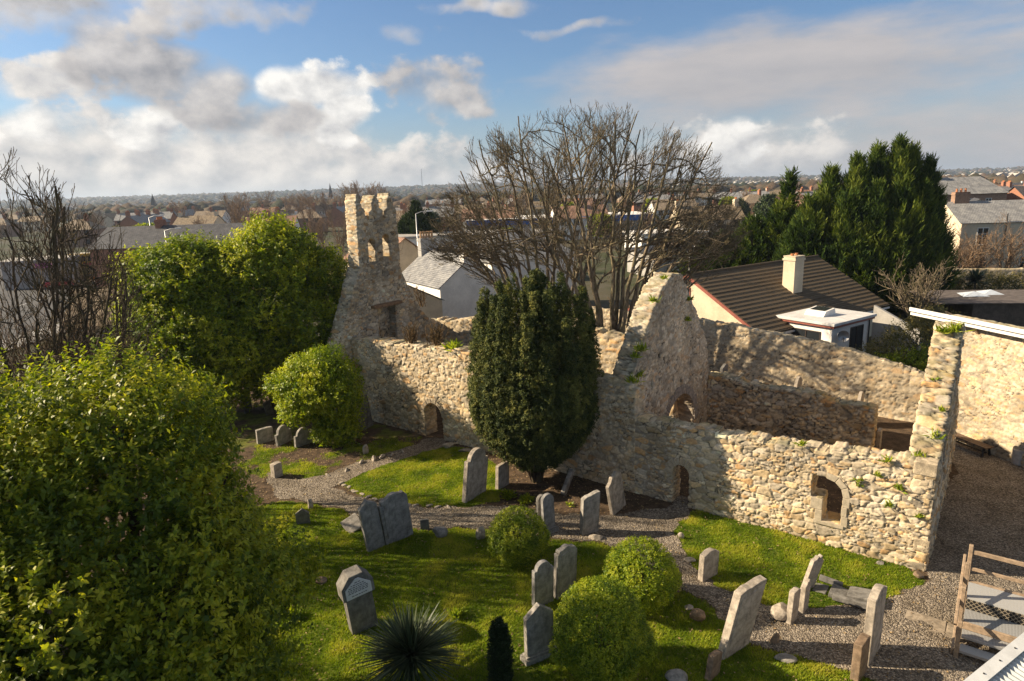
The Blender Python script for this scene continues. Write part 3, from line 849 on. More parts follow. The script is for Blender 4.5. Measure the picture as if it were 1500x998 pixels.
# bench and drum below it
bn = empty('bench', tuple(RW - RN * .42 + RD * .9) + (0.0,), math.atan2(RD[1], RD[0]), 'long dark wooden bench against the right-hand stone building', 'bench')
s_ = MB()
for i in range(3): s_.box(-1.1, 1.1, -.24 + i * .165, -.09 + i * .165, .42, .47)
s_.build('seat', plain('dark_bench_timber', (.13, .085, .055), .7, .3, 8), bn, .008, 1)
for x in (-.95, .95):
    MB().prism([(-.26, 0), (-.18, 0), (-.10, .38), (.10, .38), (.18, 0), (.26, 0), (.16, .42), (-.16, .42)], x - .03, x + .03, Matrix.Rotation(math.pi / 2, 4, 'Z')).build('leg', MAT['dark_iron'], bn)
MB().box(-.95, .95, -.03, .03, .14, .19).build('stretcher', MAT['dark_iron'], bn)
pt = G(1491, 680)
q = MB().tube([(0, 0, 0), (0, 0, .05), (0, 0, .62), (0, 0, .66)], [.21, .23, .25, .25], 18)
tag(q.build('pot', plain('grey_concrete_pot', (.42, .38, .34), .85, .2, 5), None, loc=pt), 'pale grey cylindrical pot beside the bench', 'pot')

# --- the bungalow
BR = Vector((.833, .553, 0)); BP = Vector((.553, -.833, 0))
bc = Vector((13.1, 46.7, 0)) + BR * 7.8
bg_ = gable_house('bungalow', bc, math.atan2(BR.y, BR.x), 15.6, 11.6, 2.45, 5.6, 'render_cream', 'tile_brown', 'cream bungalow under a ribbed brown tile roof behind the boundary wall', over=.5, verge=.35)
# ribs of the tile courses, red barge boards, ridge
rb_ = MB()
sl = (5.6 - 2.45) / 5.8
n = 17
for i in range(n):
    v = -.45 + (6.25) * i / n
    y = -5.8 + v; z = 2.45 + v * sl
    rb_.prism([(y, z + .065), (y + .37, z + .37 * sl + .062), (y + .0, z + .125)], -8.12, 8.12, Matrix.Rotation(math.pi / 2, 4, 'Z') @ Matrix.Scale(1, 4))
quadm = rb_.build('tile_course', MAT['tile_brown'], bg_)
for sgn in (-1, 1):
    MB().prism([(-6.35 * sgn, 2.45 - .55 * sl - .16), (-6.35 * sgn, 2.45 - .55 * sl + .08), (0, 5.68), (0, 5.42)], -8.22, -8.16, Matrix.Rotation(math.pi / 2, 4, 'Z') @ Matrix.Scale(-1, 4, (0, 1, 0))).build('barge_board', MAT['red_board'], bg_)
MB().tube([(-8.15, 0, 5.66), (8.15, 0, 5.66)], .13, 8).build('ridge', MAT['tile_brown'], bg_)
Tg = Matrix.Translation((-7.8, 0, 0)) @ Matrix.Rotation(-math.pi / 2, 4, 'Z')      # gable facing the sun: x along it, y outwards
window(bg_, Matrix.Translation((-7.8, 0, 0)) @ Matrix(((0, -1, 0, 0), (-1, 0, 0, 0), (0, 0, 1, 0), (0, 0, 0, 1))), -.55, 3.75, 1.15, .95, 'red_board', mull=1, trans=1)
Tf = Matrix.Translation((0, -5.8, 0)) @ Matrix(((1, 0, 0, 0), (0, -1, 0, 0), (0, 0, 1, 0), (0, 0, 0, 1)))
window(bg_, Tf, -2.6, 1.1, 1.6, 1.0, 'dark_frame', mull=1)
chimney(bg_, .1, -3.0, 3.2, 6.5, 1.15, .95, 'render_cream', 2, 'x', ph=.22)
MB().box(-8, 8, -6.42, -6.32, 1.98, 2.10).build('gutter', MAT['white_paint'], bg_)

# flat-roofed extension with skylight
ex0 = Vector((18.2, 44.3, 0))
ex = empty('flat_roofed_extension', ex0, math.atan2(BR.y, BR.x), 'white flat-roofed sunroom with a skylight, in front of the bungalow', 'extension')
# local x = along the house, local -y = towards the viewer
MB().box(.3, 4.9, -4.2, 0, -.2, 2.62).build('wall', MAT['render_white'], ex)
MB().box(0, 5.2, -4.5, .2, 2.78, 2.96).build('roof', plain('pale_roof_felt', (.60, .58, .56), .8, .15, 1.2), ex, .02, 1)
MB().box(.08, 5.12, -4.42, .1, 2.625, 2.775).build('fascia', MAT['red_board'], ex)
sk = MB().prism([(-.75, 2.965), (.75, 2.965), (.62, 3.42), (-.45, 3.30)], -2.8, -1.4, Matrix.Translation((2.3, 0, 0)))
s2 = sk.build('skylight', MAT['white_paint'], ex)
MB().add([(1.95, -2.65, 3.325), (2.85, -2.65, 3.432), (2.85, -1.55, 3.432), (1.95, -1.55, 3.325), (1.95, -2.65, 3.28), (2.85, -2.65, 3.38), (2.85, -1.55, 3.38), (1.95, -1.55, 3.28)], [(0, 1, 2, 3), (7, 6, 5, 4), (0, 4, 5, 1), (1, 5, 6, 2), (2, 6, 7, 3), (3, 7, 4, 0)]).build('pane', MAT['glass'], s2)
Tl = Matrix.Translation((.3, 0, 0)) @ Matrix(((0, -1, 0, 0), (-1, 0, 0, 0), (0, 0, 1, 0), (0, 0, 0, 1)))
window(ex, Tl, 2.4, .9, 2.1, 1.35, 'dark_frame', mull=1)
Tq = Matrix.Translation((0, -4.2, 0)) @ Matrix(((1, 0, 0, 0), (0, -1, 0, 0), (0, 0, 1, 0), (0, 0, 0, 1)))
window(ex, Tq, 3.3, .6, 1.6, 1.75, 'dark_frame', mull=1)
MB().tube([(4.72, -4.28, -.1), (4.72, -4.28, 2.7)], .05, 8).build('drainpipe', MAT['dark_iron'], ex)
dsh = MB(); rings = []
for i in range(5):
    r_ = .38 * i / 4; rings.append((r_, .16 * (i / 4) ** 2))
pts_ = [];
for (r_, d_) in rings: pts_ += [Vector((r_ * math.cos(a * math.pi / 9), -d_, r_ * math.sin(a * math.pi / 9))) for a in range(18)]
dsh.add(pts_, [(i * 18 + j, i * 18 + (j + 1) % 18, (i + 1) * 18 + (j + 1) % 18, (i + 1) * 18 + j) for i in range(4) for j in range(18)])
dr = empty('satellite_dish', ex0 + BR * .9 - (-BP) * 4.62 + Vector((0, 0, 2.1)), math.atan2(BR.y, BR.x) - .9, 'grey satellite dish on the corner of the flat-roofed sunroom', 'satellite dish')
do = dsh.build('dish', MAT['steel'], dr); md = do.modifiers.new('s', 'SOLIDIFY'); md.thickness = .015
MB().tube([(0, .02, -.05), (0, -.35, -.35), (0, -.42, -.05)], .015, 6).box(-.05, .05, 0, .35, -.12, -.02).build('arm', MAT['dark_iron'], dr)

# low garden gable wall seen between sunroom and scrub
gw = empty('garden_wall', (26.5, 43.5, 0), math.atan2(BP.y, BP.x), 'short sloping grey garden wall right of the sunroom', 'wall')
MB().prism([(-1.6, -.2), (1.6, -.2), (1.6, 1.9), (-1.6, 3.3)], -.14, .14).build('masonry', MAT['render_grey'], gw, .02, 1)

# --- the white house beyond the north wall
wh = gable_house('white_house', (-5.9, 62.5, 0), R(122), 9.5, 6.6, 3.9, 6.4, 'render_white', 'slate', 'white house with grey slate roof and end chimney, behind the nave', over=.15, verge=.08)
chimney(wh, -4.45, 0, 5.5, 7.4, .8, 1.7, 'render_white', 0, 'y')
chimney(wh, 4.5, 0, 5.5, 7.6, .8, 1.7, 'render_grey', 5, 'y', ph=.7, potmat='tan_pot')
Tw2 = Matrix.Translation((0, 3.2, 0))
window(wh, Tw2, -2.6, 2.1, .9, 1.4, 'dark_frame')
an = gable_house('white_house', (.6, 66.5, 0), R(32), 10.0, 7.5, 5.6, 8.2, 'render_white', 'slate', 'white hip-roofed house joined at the right of the chimneyed white one', hip=3.2, over=.2)
pk_ = gable_house('terraced_house', (-13.4, 72.0, 0), R(122), 10, 7.0, 5.0, 7.6, 'render_cream', 'tile_red', 'house with pinkish-red tiled roof just right of the bell gable', over=.2)
ls = empty('lean_to_shed', (-7.9, 56.2, 0), R(32), 'cream lean-to with a mono-pitch roof left of the white house', 'shed')
MB().prism([(-1.6, -.2), (1.5, -.2), (1.5, 2.9), (-1.6, 4.5)], -1.2, 1.2).build('wall', MAT['render_cream'], ls)
quad_uv('roof', [[(1.7, -1.3, 2.85), (1.7, 1.3, 2.85), (-1.65, 1.3, 4.55), (-1.65, -1.3, 4.55)]], MAT['slate'], ls)
fl_ = empty('flat_roofed_block', (-13.0, 92, 0), R(4), 'long low white flat-roofed block behind the white house chimneys', 'building')
MB().box(-7, 12, -4, 4, -.3, 6.2).build('wall', MAT['render_white'], fl_)
MB().box(-7.3, 12.3, -4.3, 4.3, 6.25, 6.5).build('roof', MAT['render_grey'], fl_)
for i in range(6): window(fl_, Matrix.Translation((0, -4, 0)) @ Matrix(((1, 0, 0, 0), (0, -1, 0, 0), (0, 0, 1, 0), (0, 0, 0, 1))), -5.5 + i * 3.2, 3.6, 2.2, 1.3, 'dark_frame', mull=2)

# shed and brick house on the left, along the street
sd = gable_house('stone_shed', (-28.2, 47.5, 0), R(18), 6.5, 6.5, 4.0, 6.1, 'render_grey', 'tile_brown', 'grey shed with brown roof behind the bare trees on the left', over=.2, cat='shed')
bk = gable_house('brick_terrace', (-45.0, 92.0, 0), R(-4), 22, 9.5, 6.3, 8.9, 'brick', 'slate_dark', 'brick terrace with a big dark slate roof beside the bus', over=.2)
Tb = Matrix.Translation((-11, 0, 0)) @ Matrix(((0, -1, 0, 0), (-1, 0, 0, 0), (0, 0, 1, 0), (0, 0, 0, 1)))
for x in (-2.4, 2.4):
    for z in (.9, 3.9): window(bk, Tb, x, z, 1.1, 1.6, 'white_paint', trans=1)
for x in (-3.5, 10.4): chimney(bk, x, 0, 8.0, 9.7, .7, 1.5, 'brick', 4, 'y')

# terrace on the right beyond the cypress
rt = gable_house('terraced_house', (58.6, 77.5, 0), R(-8), 13, 8.0, 6.7, 8.9, 'render_cream', 'slate', 'cream two-storey terrace with slate roof and tall chimneys right of the cypress', over=.2)
Tt = Matrix.Translation((0, -4, 0)) @ Matrix(((1, 0, 0, 0), (0, -1, 0, 0), (0, 0, 1, 0), (0, 0, 0, 1)))
for x in (-4.2, 0.6, 4.4):
    window(rt, Tt, x, 4.2, 1.2, 1.9, 'white_paint', trans=1)
    window(rt, Tt, x, 1.0, 1.2, 1.8, 'white_paint', trans=1)
chimney(rt, -5.0, 0, 8.1, 10.0, 1.6, .9, 'brick_brown', 3, 'x')
chimney(rt, 6.0, 0, 8.1, 10.9, .9, 2.2, 'brick_brown', 4, 'y')
MB().tube([(-1.9, -4.1, 0), (-1.9, -4.1, 7.6)], .06, 8).build('drainpipe', MAT['dark_iron'], rt)
rt2 = gable_house('terraced_house', (73.0, 79.5, 0), R(-8), 13, 8.5, 6.5, 8.8, 'brick_brown', 'slate', 'slate-roofed brown terrace cut by the right edge, with a tall chimney', over=.2)
chimney(rt2, -6.0, 0, 8.0, 11.0, .9, 2.2, 'brick_brown', 4, 'y')
rt3 = gable_house('brick_house', (84.0, 123.0, 0), R(-6), 12, 8, 8.8, 11.6, 'brick_brown', 'slate', 'brown-brick house with hipped slate roof behind the cream terrace', hip=2.6, over=.3)
chimney(rt3, -5, 0, 10.0, 12.8, .9, 1.4, 'brick', 2, 'y')
for x in (-3, 0, 3): window(rt3, Matrix.Translation((0, -4, 0)) @ Matrix(((1, 0, 0, 0), (0, -1, 0, 0), (0, 0, 1, 0), (0, 0, 0, 1))), x, 6.2, 1.0, 1.6)
rt4 = gable_house('slate_house', (103, 122, 0), R(4), 20, 9, 6.4, 9.6, 'brick', 'slate_dark', 'long brick house with dark slate roof and red chimney at the right edge', over=.3)
chimney(rt4, -7, 0, 8.6, 12.2, 1.0, 2.0, 'brick', 4, 'y'); chimney(rt4, 5, 0, 8.6, 12.0, 1.0, 2.0, 'brick', 4, 'y')
rt5 = gable_house('white_house', (74, 104, 0), R(60), 8, 6.5, 5.6, 8.3, 'render_white', 'slate_dark', 'small white gabled house between the cream terrace and the brown-brick house', over=.2)
window(rt5, Matrix.Translation((-4, 0, 0)) @ Matrix(((0, -1, 0, 0), (-1, 0, 0, 0), (0, 0, 1, 0), (0, 0, 0, 1))), 0, 4.2, 1.2, 1.4)

# walls and sheds of the gardens on the right
g1 = empty('garden_wall', (0, 0, 0), 0, 'pale garden wall below the cream terrace, with bare shrubs before it', 'wall')
slab('masonry', MAT['stone'], g1, np.array([46., 66.5]), np.array([.97, -.24]), np.array([.24, .97]), -3, 24, -.2, 2.9, lambda u, z: z < 2.6 + ragged(u, .06, 3), .4, .16, (.5, .5, .28), 95, .05, pale=.65)
fe = empty('panel_fence', (49.0, 60.0, 0), R(-12), 'white panel fence with dark posts in front of the pale garden wall', 'fence')
for i in range(5):
    MB().box(i * 2.5 + .06, i * 2.5 + 2.44, -.03, .03, .1, 1.55).build('panel', MAT['render_white'], fe)
    MB().box(i * 2.5 - .06, i * 2.5 + .06, -.06, .06, -.1, 1.7).build('post', MAT['dark_frame'], fe)
gs = empty('garden_shed', (40.5, 50.5, 0), R(-10), 'low dark garden shed roof with pale tarpaulins, above the white eaves', 'shed')
MB().box(-4.5, 7.0, -2.2, 2.2, -.2, 2.3).build('wall', plain('dark_shed_boards', (.09, .07, .055), .85, .3, 3), gs)
MB().prism([(-2.5, 2.32), (2.5, 2.55), (2.5, 2.63), (-2.5, 2.40)], -4.8, 7.3, Matrix.Rotation(math.pi / 2, 4, 'Z')).build('roof', plain('felt_shed_roof', (.12, .10, .09), .9, .3, 2), gs)
for x, y, s in ((-3.4, .4, 1.0), (-1.8, 1.2, .8), (3.8, .7, 1.2)):
    MB().add([(x - s, y - .8, 2.54), (x + s, y - .7, 2.54), (x + s * .9, y + .7, 2.60), (x - s * .8, y + .8, 2.60), (x + .1, y, 2.86)], [(0, 1, 4), (1, 2, 4), (2, 3, 4), (3, 0, 4), (3, 2, 1, 0)]).build('tarpaulin', plain('pale_tarpaulin', (.5, .54, .60), .6, .12, 3), gs)

# ------------------------------------------------------------------ plants
def unit(v): return v / np.maximum(np.linalg.norm(v, axis=-1, keepdims=True), 1e-9)

def leaves(P, A, Nn, L, Wd, fold=.25):
    """one folded diamond per leaf: base P, along A, facing Nn; returns V (n*4,3), F"""
    n = len(P)
    S = unit(np.cross(A, Nn)); Nn = unit(np.cross(S, A))
    L = np.asarray(L).reshape(-1, 1) * np.ones((n, 1)); Wd = np.asarray(Wd).reshape(-1, 1) * np.ones((n, 1))
    mid = P + A * L * .45
    V = np.stack([P, mid + S * Wd + Nn * Wd * fold, P + A * L - Nn * L * .08, mid - S * Wd + Nn * Wd * fold], 1).reshape(-1, 3)
    F = np.arange(n * 4).reshape(-1, 4)
    return V, F

def shoots(P, D, rng, n_leaf, slen, L, Wd, spread=.9, jit=.35):
    """leafy shoots: n_leaf leaves set round each shoot's axis D"""
    m = len(P)
    k = np.tile(np.arange(n_leaf), m); i = np.repeat(np.arange(m), n_leaf)
    sl = (slen * rng.uniform(.6, 1.35, m))[i]
    t = (k + rng.random(len(k))) / n_leaf
    ax = D[i]
    u = unit(np.cross(ax, rng.normal(size=(len(k), 3))))
    d = unit(ax * (1 - spread * (1 - .55 * t))[:, None] + u * spread + rng.normal(0, jit, (len(k), 3)) * .5)
    base = P[i] + ax * (t * sl)[:, None] + rng.normal(0, .012, (len(k), 3))
    nn = unit(ax + u * -.4 + np.array([0, 0, .5]) + rng.normal(0, .4, (len(k), 3)))
    V, F = leaves(base, d, nn, L * rng.uniform(.6, 1.25, len(k)), Wd * rng.uniform(.7, 1.2, len(k)))
    return V, F, i

def lobes_surface(C, Rr, rng, per_m2, shell=.35, keep_deep=.62, bottom=-9):
    """points on the outside of a union of ellipsoids and outward directions"""
    out = []; nor = []; dep = []
    for c, r in zip(C, Rr):
        r = np.asarray(r)
        area = 4 * np.pi * (((r[0] * r[1]) ** 1.6 + (r[0] * r[2]) ** 1.6 + (r[1] * r[2]) ** 1.6) / 3) ** (1 / 1.6)
        n = int(area * per_m2)
        d = unit(rng.normal(size=(n, 3)))
        q = 1 - shell * rng.random(n) ** 1.7
        p = c + d * r * q[:, None]
        out.append(p); nor.append(unit(d / r)); dep.append(1 - q)
    P = np.concatenate(out); N = np.concatenate(nor); dep = np.concatenate(dep)
    ok = P[:, 2] > bottom
    for c, r in zip(C, Rr):
        e = np.sqrt((((P - c) / np.asarray(r)) ** 2).sum(1))
        ok &= e > keep_deep
    return P[ok], N[ok], dep[ok]

def sub_lobes(C, Rr, rng, n, size, zmin=None):
    """hang smaller clumps on the big lobes so that the outline is uneven"""
    c2, r2 = [], []
    for c, r in zip(C, Rr):
        r = np.asarray(r, float)
        for _ in range(n):
            d = unit(rng.normal(size=3)); d[2] = abs(d[2]) * 1.0 - .25
            s = size * rng.uniform(.55, 1.35)
            p = c + d * r * rng.uniform(.80, 1.02)
            if zmin is not None and p[2] < zmin: continue
            c2.append(p); r2.append(np.array([s, s, s * rng.uniform(.7, 1.0)]))
    return list(C) + c2, list(Rr) + r2

def leafy(name, parent, C, Rr, material, seed, per_m2, n_leaf, slen, L, Wd, shell=.35, deep=.6, up=.45, bottom=.1, inner=.3, tint_scale=1.2, sun_tint=0.0):
    rng = np.random.default_rng(seed)
    P, N, dep = lobes_surface(np.array(C), Rr, rng, per_m2, shell, deep, bottom)
    D = unit(N + np.array([0, 0, up]) + rng.normal(0, .38, P.shape))
    V, F, i = shoots(P, D, rng, n_leaf, slen, L, Wd)
    tint = fbm(P, tint_scale, 3, seed)             # some branches carry fresher leaves than others
    rnd = np.clip((tint[i] - .5) * 1.5 + .5 + rng.normal(0, .20, len(i)), 0, 1)
    Vs, Rs = [V], [np.repeat(rnd, 4)]
    if inner:                                       # larger leaves of darker tone deeper in the crown
        Pi, Ni, _ = lobes_surface(np.array(C), [np.asarray(r) * .82 for r in Rr], rng, per_m2 * inner, .3, .5, bottom)
        Vi, Fi, ii = shoots(Pi, unit(Ni + rng.normal(0, .6, Pi.shape)), rng, max(4, n_leaf // 2), slen, L * 1.5, Wd * 1.6)
        Vs.append(Vi); Rs.append(np.repeat(np.clip(rng.normal(.25, .15, len(ii)), 0, 1), 4))
    V = np.concatenate(Vs); F = np.arange(len(V)).reshape(-1, 4)
    return mesh_np(name, V, F, material, parent, {'rnd': np.concatenate(Rs)})

# --- branching skeletons -------------------------------------------------
class Branches:
    def __init__(s, seed): s.r = random.Random(seed); s.seg = []      # (p0, p1, r0, r1)
    def grow(s, p, d, length, rad, depth, spec):
        """spec: list per depth of (n children, child length ratio, angle, upward pull, wobble, segment count)"""
        r = s.r; nchild, ratio, ang, up, wob, ns = spec[depth]
        L = length / ns; pts = [p]; dirs = [d]; q = p.copy()
        for i in range(ns):
            d = (d + Vector((r.gauss(0, wob), r.gauss(0, wob), r.gauss(0, wob))) + Vector((0, 0, up)) * (1.0 / ns)).normalized()
            q = q + d * L; pts.append(q.copy()); dirs.append(d.copy())
        tip = rad * (.35 if depth + 1 < len(spec) else .45)
        rads = [rad + (tip - rad) * i / ns for i in range(ns + 1)]
        s.seg.append((pts, rads))
        if depth + 1 >= len(spec): return
        n = max(1, int(round(nchild * r.uniform(.75, 1.25))))
        for j in range(n):
            t = (0.22 + .78 * (j + r.random()) / n) * ns
            i = min(int(t), ns - 1); f = t - i
            b = pts[i].lerp(pts[i + 1], f); bd = dirs[i + 1]
            side = bd.cross(Vector((r.gauss(0, 1), r.gauss(0, 1), r.gauss(0, 1)))).normalized()
            a = math.radians(ang * r.uniform(.6, 1.35))
            nd = (bd * math.cos(a) + side * math.sin(a)).normalized()
            br = min(rads[i] * .75, rad * .62)
            s.grow(b, nd, length * ratio * r.uniform(.65, 1.2) * (1.0 - .35 * t / ns), br, depth + 1, spec)
    def mesh(s, name, material, parent, minr=.004, ks=(8, 6, 4, 3), th=(.10, .04, .015)):
        V = []; F3 = []; off = 0
        for pts, rads in s.seg:
            k = ks[0] if rads[0] > th[0] else ks[1] if rads[0] > th[1] else ks[2] if rads[0] > th[2] else ks[3]
            P = np.array([tuple(p) for p in pts]); n = len(P)
            Dd = np.gradient(P, axis=0); Dd = unit(Dd)
            ref = np.array([.31, .17, .93]) if abs(Dd[0][2]) < .8 else np.array([.93, .31, .17])
            U = unit(np.cross(Dd, ref)); Wv = np.cross(Dd, U)
            a = np.arange(k) * 2 * np.pi / k
            rr = np.maximum(np.array(rads), minr)
            ring = P[:, None, :] + (U[:, None, :] * np.cos(a)[None, :, None] + Wv[:, None, :] * np.sin(a)[None, :, None]) * rr[:, None, None]
            V.append(ring.reshape(-1, 3))
            i, j = np.meshgrid(np.arange(n - 1), np.arange(k), indexing='ij')
            A = off + i * k + j; B = off + i * k + (j + 1) % k
            F3.append(np.stack([A, B, B + k, A + k], -1).reshape(-1, 4)); off += n * k
        return mesh_np(name, np.concatenate(V), np.concatenate(F3), material, parent, smooth=True)

def bark(name, c0, c1, scale=3.0, moss=0.0):
    m, t, p, o = mat(name, .9, .15)
    c = t.n('ShaderNodeTexCoord').outputs['Object']
    mp = t.n('ShaderNodeMapping', ins={'Vector': c, 'Scale': (1, 1, .25)})
    n = t.noise(mp.outputs[0], scale * 4, 6, .65); n2 = t.noise(c, scale * .5, 4, .6)
    col = t.mix(t.ss(n, .35, .65), c0, c1)
    if moss: col = t.mix(t.m('MULTIPLY', t.ss(n2, .45, .6), moss), col, (.11, .12, .03))
    t.set(p.inputs['Base Color'], col); bump(t, p, n, .7, .03)
    return m
MAT['bark_grey'] = bark('bare_bark', (.085, .066, .046), (.30, .235, .155), 3, .25)
MAT['bark_dark'] = bark('dark_bark', (.05, .036, .025), (.13, .095, .065), 3, .2)
MAT['twig_red'] = bark('winter_twig', (.14, .09, .055), (.30, .205, .13), 3)
MAT['laurel'] = leaf_mat('laurel_leaf', (.065, .110, .008), (.24, .285, .013), (.52, .48, .026), .48, .42, .35)
MAT['laurel_dark'] = leaf_mat('laurel_leaf_deep', (.065, .115, .010), (.24, .30, .014), (.52, .50, .03), .5, .42, .25)
MAT['gold'] = leaf_mat('golden_shrub_leaf', (.08, .15, .008), (.28, .35, .014), (.54, .54, .035), .48, .4, .3)
MAT['box'] = leaf_mat('clipped_shrub_leaf', (.065, .12, .008), (.22, .29, .014), (.48, .48, .03), .5, .36, .3)
MAT['yew'] = leaf_mat('yew_needle', (.030, .046, .015), (.100, .118, .032), (.26, .245, .06), .65, .15, .15)
MAT['cypress'] = leaf_mat('cypress_spray', (.016, .036, .008), (.055, .092, .014), (.19, .225, .03), .65, .2, .15)
MAT['cypress_dark'] = leaf_mat('dark_conifer_spray', (.014, .028, .010), (.030, .052, .016), (.06, .085, .022), .6, .12, .25)
MAT['spike'] = leaf_mat('spiky_leaf', (.030, .050, .024), (.065, .090, .042), (.16, .18, .09), .5, .1, .3)
MAT['scrub'] = leaf_mat('scrub_leaf', (.05, .055, .015), (.14, .12, .035), (.27, .22, .07), .6, .25, .25)
MAT['weed'] = leaf_mat('green_weed', (.10, .16, .015), (.26, .33, .02), (.50, .50, .06), .5, .4, .3)
MAT['straw'] = leaf_mat('dry_stalk', (.18, .12, .06), (.32, .22, .11), (.45, .34, .18), .7, .2, .2)

def add_trunk(root, z1, r0, material, seed, forks=5, spread=.6, lean=(0, 0), zf=.35, name='trunk', base=Vector((0, 0, 0))):
    b = Branches(seed)
    b.grow(base.copy(), Vector((lean[0], lean[1], 1)).normalized(), z1, r0, 0, [(forks, .62, 40 * spread + 15, .3, .05, 6), (3, .6, 40, .3, .08, 4), (0, 0, 0, 0.2, .1, 3)])
    return b.mesh(name, material, root)

# the great laurel-like tree in front of the camera on the left
def V3(*a): return np.array(a, float)
rg = np.random.default_rng(31)
base = Vector((-8.75, 12.4, 0))
t = empty('evergreen_tree', base, 0, 'huge glossy yellow-green evergreen filling the lower left corner, closest tree to the viewer', 'tree')
C = [V3(0, 0, 4.4), V3(-2.4, -.4, 5.3), V3(1.5, -.6, 3.4), V3(.2, .6, 6.2), V3(-4.6, .5, 5.2), V3(1.9, -2.4, 2.3), V3(-2.6, -2.6, 3.4), V3(.2, -2.4, 3.7), V3(-6.5, .3, 4.4)]
Rr = [(3.2, 2.8, 3.5), (3.1, 2.6, 3.3), (2.6, 2.4, 3.0), (2.3, 2.1, 2.35), (3.0, 2.4, 3.3), (1.8, 1.8, 2.1), (2.6, 2.2, 2.8), (2.3, 2.2, 2.6), (2.6, 2.4, 3.6)]
C2, R2 = sub_lobes(C, Rr, rg, 18, .74)
leafy('crown', t, C2, R2, MAT['laurel'], 3, 19, 13, .40, .125, .030, .34, .66, .55, .15, .35, 1.0)
add_trunk(t, 5.5, .30, MAT['bark_dark'], 8, 7)
t.scale = (.95, 1.0, 1.05)

front_tree = t
# dark glossy evergreens west of the church
def leafy_tree(x, Y, zc, lobes, label, seed, material=None, per=9, nl=11, sl=.5, L=.19, W=.05, sub=15, size=1.0, group=None, name='evergreen_tree', cat='tree', r0=.3, zt=5, tint=1.4, bottom=.2, up=.5):
    root = empty(name, (x, Y, 0), 0, label, cat, group)
    r_ = np.random.default_rng(seed)
    C = [V3(*l[0]) for l in lobes]; Rr = [l[1] for l in lobes]
    C2, R2 = sub_lobes(C, Rr, r_, sub, size)
    leafy('crown', root, C2, R2, material or MAT['laurel_dark'], seed, per, nl, sl, L, W, .32, .66, up, bottom, .35, tint)
    add_trunk(root, zt, r0, MAT['bark_dark'], seed + 1, 6)
    return root
pB = AT(385, 450, 37.0)
leafy_tree(pB.x, pB.y, 0, [((.2, 0, 6.4), (3.0, 2.8, 3.9)), ((-1.2, -.5, 4.2), (3.2, 3.0, 3.6)), ((2.6, .2, 4.9), (2.5, 2.4, 3.5)), ((.8, 0, 8.4), (1.8, 1.8, 2.1)), ((3.4, -.4, 2.6), (2.4, 2.3, 2.6)), ((-2.6, 0, 6.8), (1.8, 1.8, 2.0)), ((2.6, 0, 7.4), (1.5, 1.5, 1.6))],
           'tall glossy evergreen tree with bright top beside the bell gable', 51, sl=.6, sub=16, size=1.05)
pC = AT(272, 450, 36.0)
leafy_tree(pC.x, pC.y, 0, [((0, 0, 5.4), (2.8, 2.7, 3.8)), ((-1.2, -.4, 4.4), (2.3, 2.3, 3.5)), ((1.8, -.6, 3.7), (2.8, 2.4, 3.3)), ((.8, .2, 7.6), (1.9, 1.9, 2.1)), ((-.8, 0, 7.9), (1.5, 1.5, 1.6)), ],
           'lower glossy evergreen tree just left of the tallest one, above the big front tree', 52, sl=.6, sub=16, size=1.05)
# golden bush against the nave wall
pb = G(474, 652)
leafy_tree(pb.x, pb.y, 0, [((0, 0, 2.9), (1.4, 1.4, 1.2)), ((-1.2, 0, 3.3), (.95, .95, .9)), ((1.2, 0, 3.2), (1.05, 1.0, 1.1)), ((.4, 0, 4.1), (.9, .9, .85)), ((-.5, .2, 4.0), (.6, .6, .65)), ((-.7, 0, 2.2), (.9, .9, .8)), ((.9, 0, 1.9), (1.0, .9, 1.2)), ((.8, 0, .9), (.7, .7, .7))],
           'golden-green round-headed bush at the west end of the nave wall', 61, MAT['gold'], 22, 12, .46, .13, .035, 13, .5, name='golden_bush', cat='bush', r0=.10, zt=2.4, bottom=.35)

bpy.data.objects['golden_bush'].scale = (.88, .9, .92)
# three clipped round shrubs
def round_shrub(px, py, ry, sq, label, seed, material):
    b = G(px, py); root = empty('round_shrub', b, 0, label, 'shrub', 'clipped round shrubs among the graves')
    r = ry; r_ = np.random.default_rng(seed)
    C = [V3(0, 0, sq * r * .98)]; Rr = [(r, r, sq * r)]
    for _ in range(26):
        d = unit(r_.normal(size=3)); d[2] = abs(d[2]) - .45
        C.append(C[0] + d * np.array(Rr[0]) * r_.uniform(.78, .9)); q_ = r * r_.uniform(.18, .34); Rr.append((q_, q_, q_))
    leafy('foliage', root, C, Rr, material, seed, 240, 8, .085, .050, .014, .16, .80, .4, .03, .2, .35)
    b_ = Branches(seed)
    b_.grow(Vector((0, 0, -.05)), Vector((0, 0, 1)), r * 1.2, .05, 0, [(9, .6, 45, .2, .1, 5), (4, .6, 40, .2, .1, 3), (0, 0, 0, 0, .1, 2)])
    b_.mesh('stem', MAT['bark_dark'], root)
    return root
round_shrub(760, 822, .93, 1.0, 'small round clipped shrub beside the twin rounded headstones', 71, MAT['box'])
round_shrub(938, 885, 1.02, .98, 'brightest yellow-green round shrub, beside the gravel path', 72, MAT['gold'])
round_shrub(880, 985, 1.12, 1.12, 'largest and tallest dome-shaped clipped shrub, at the bottom edge', 73, MAT['box'])

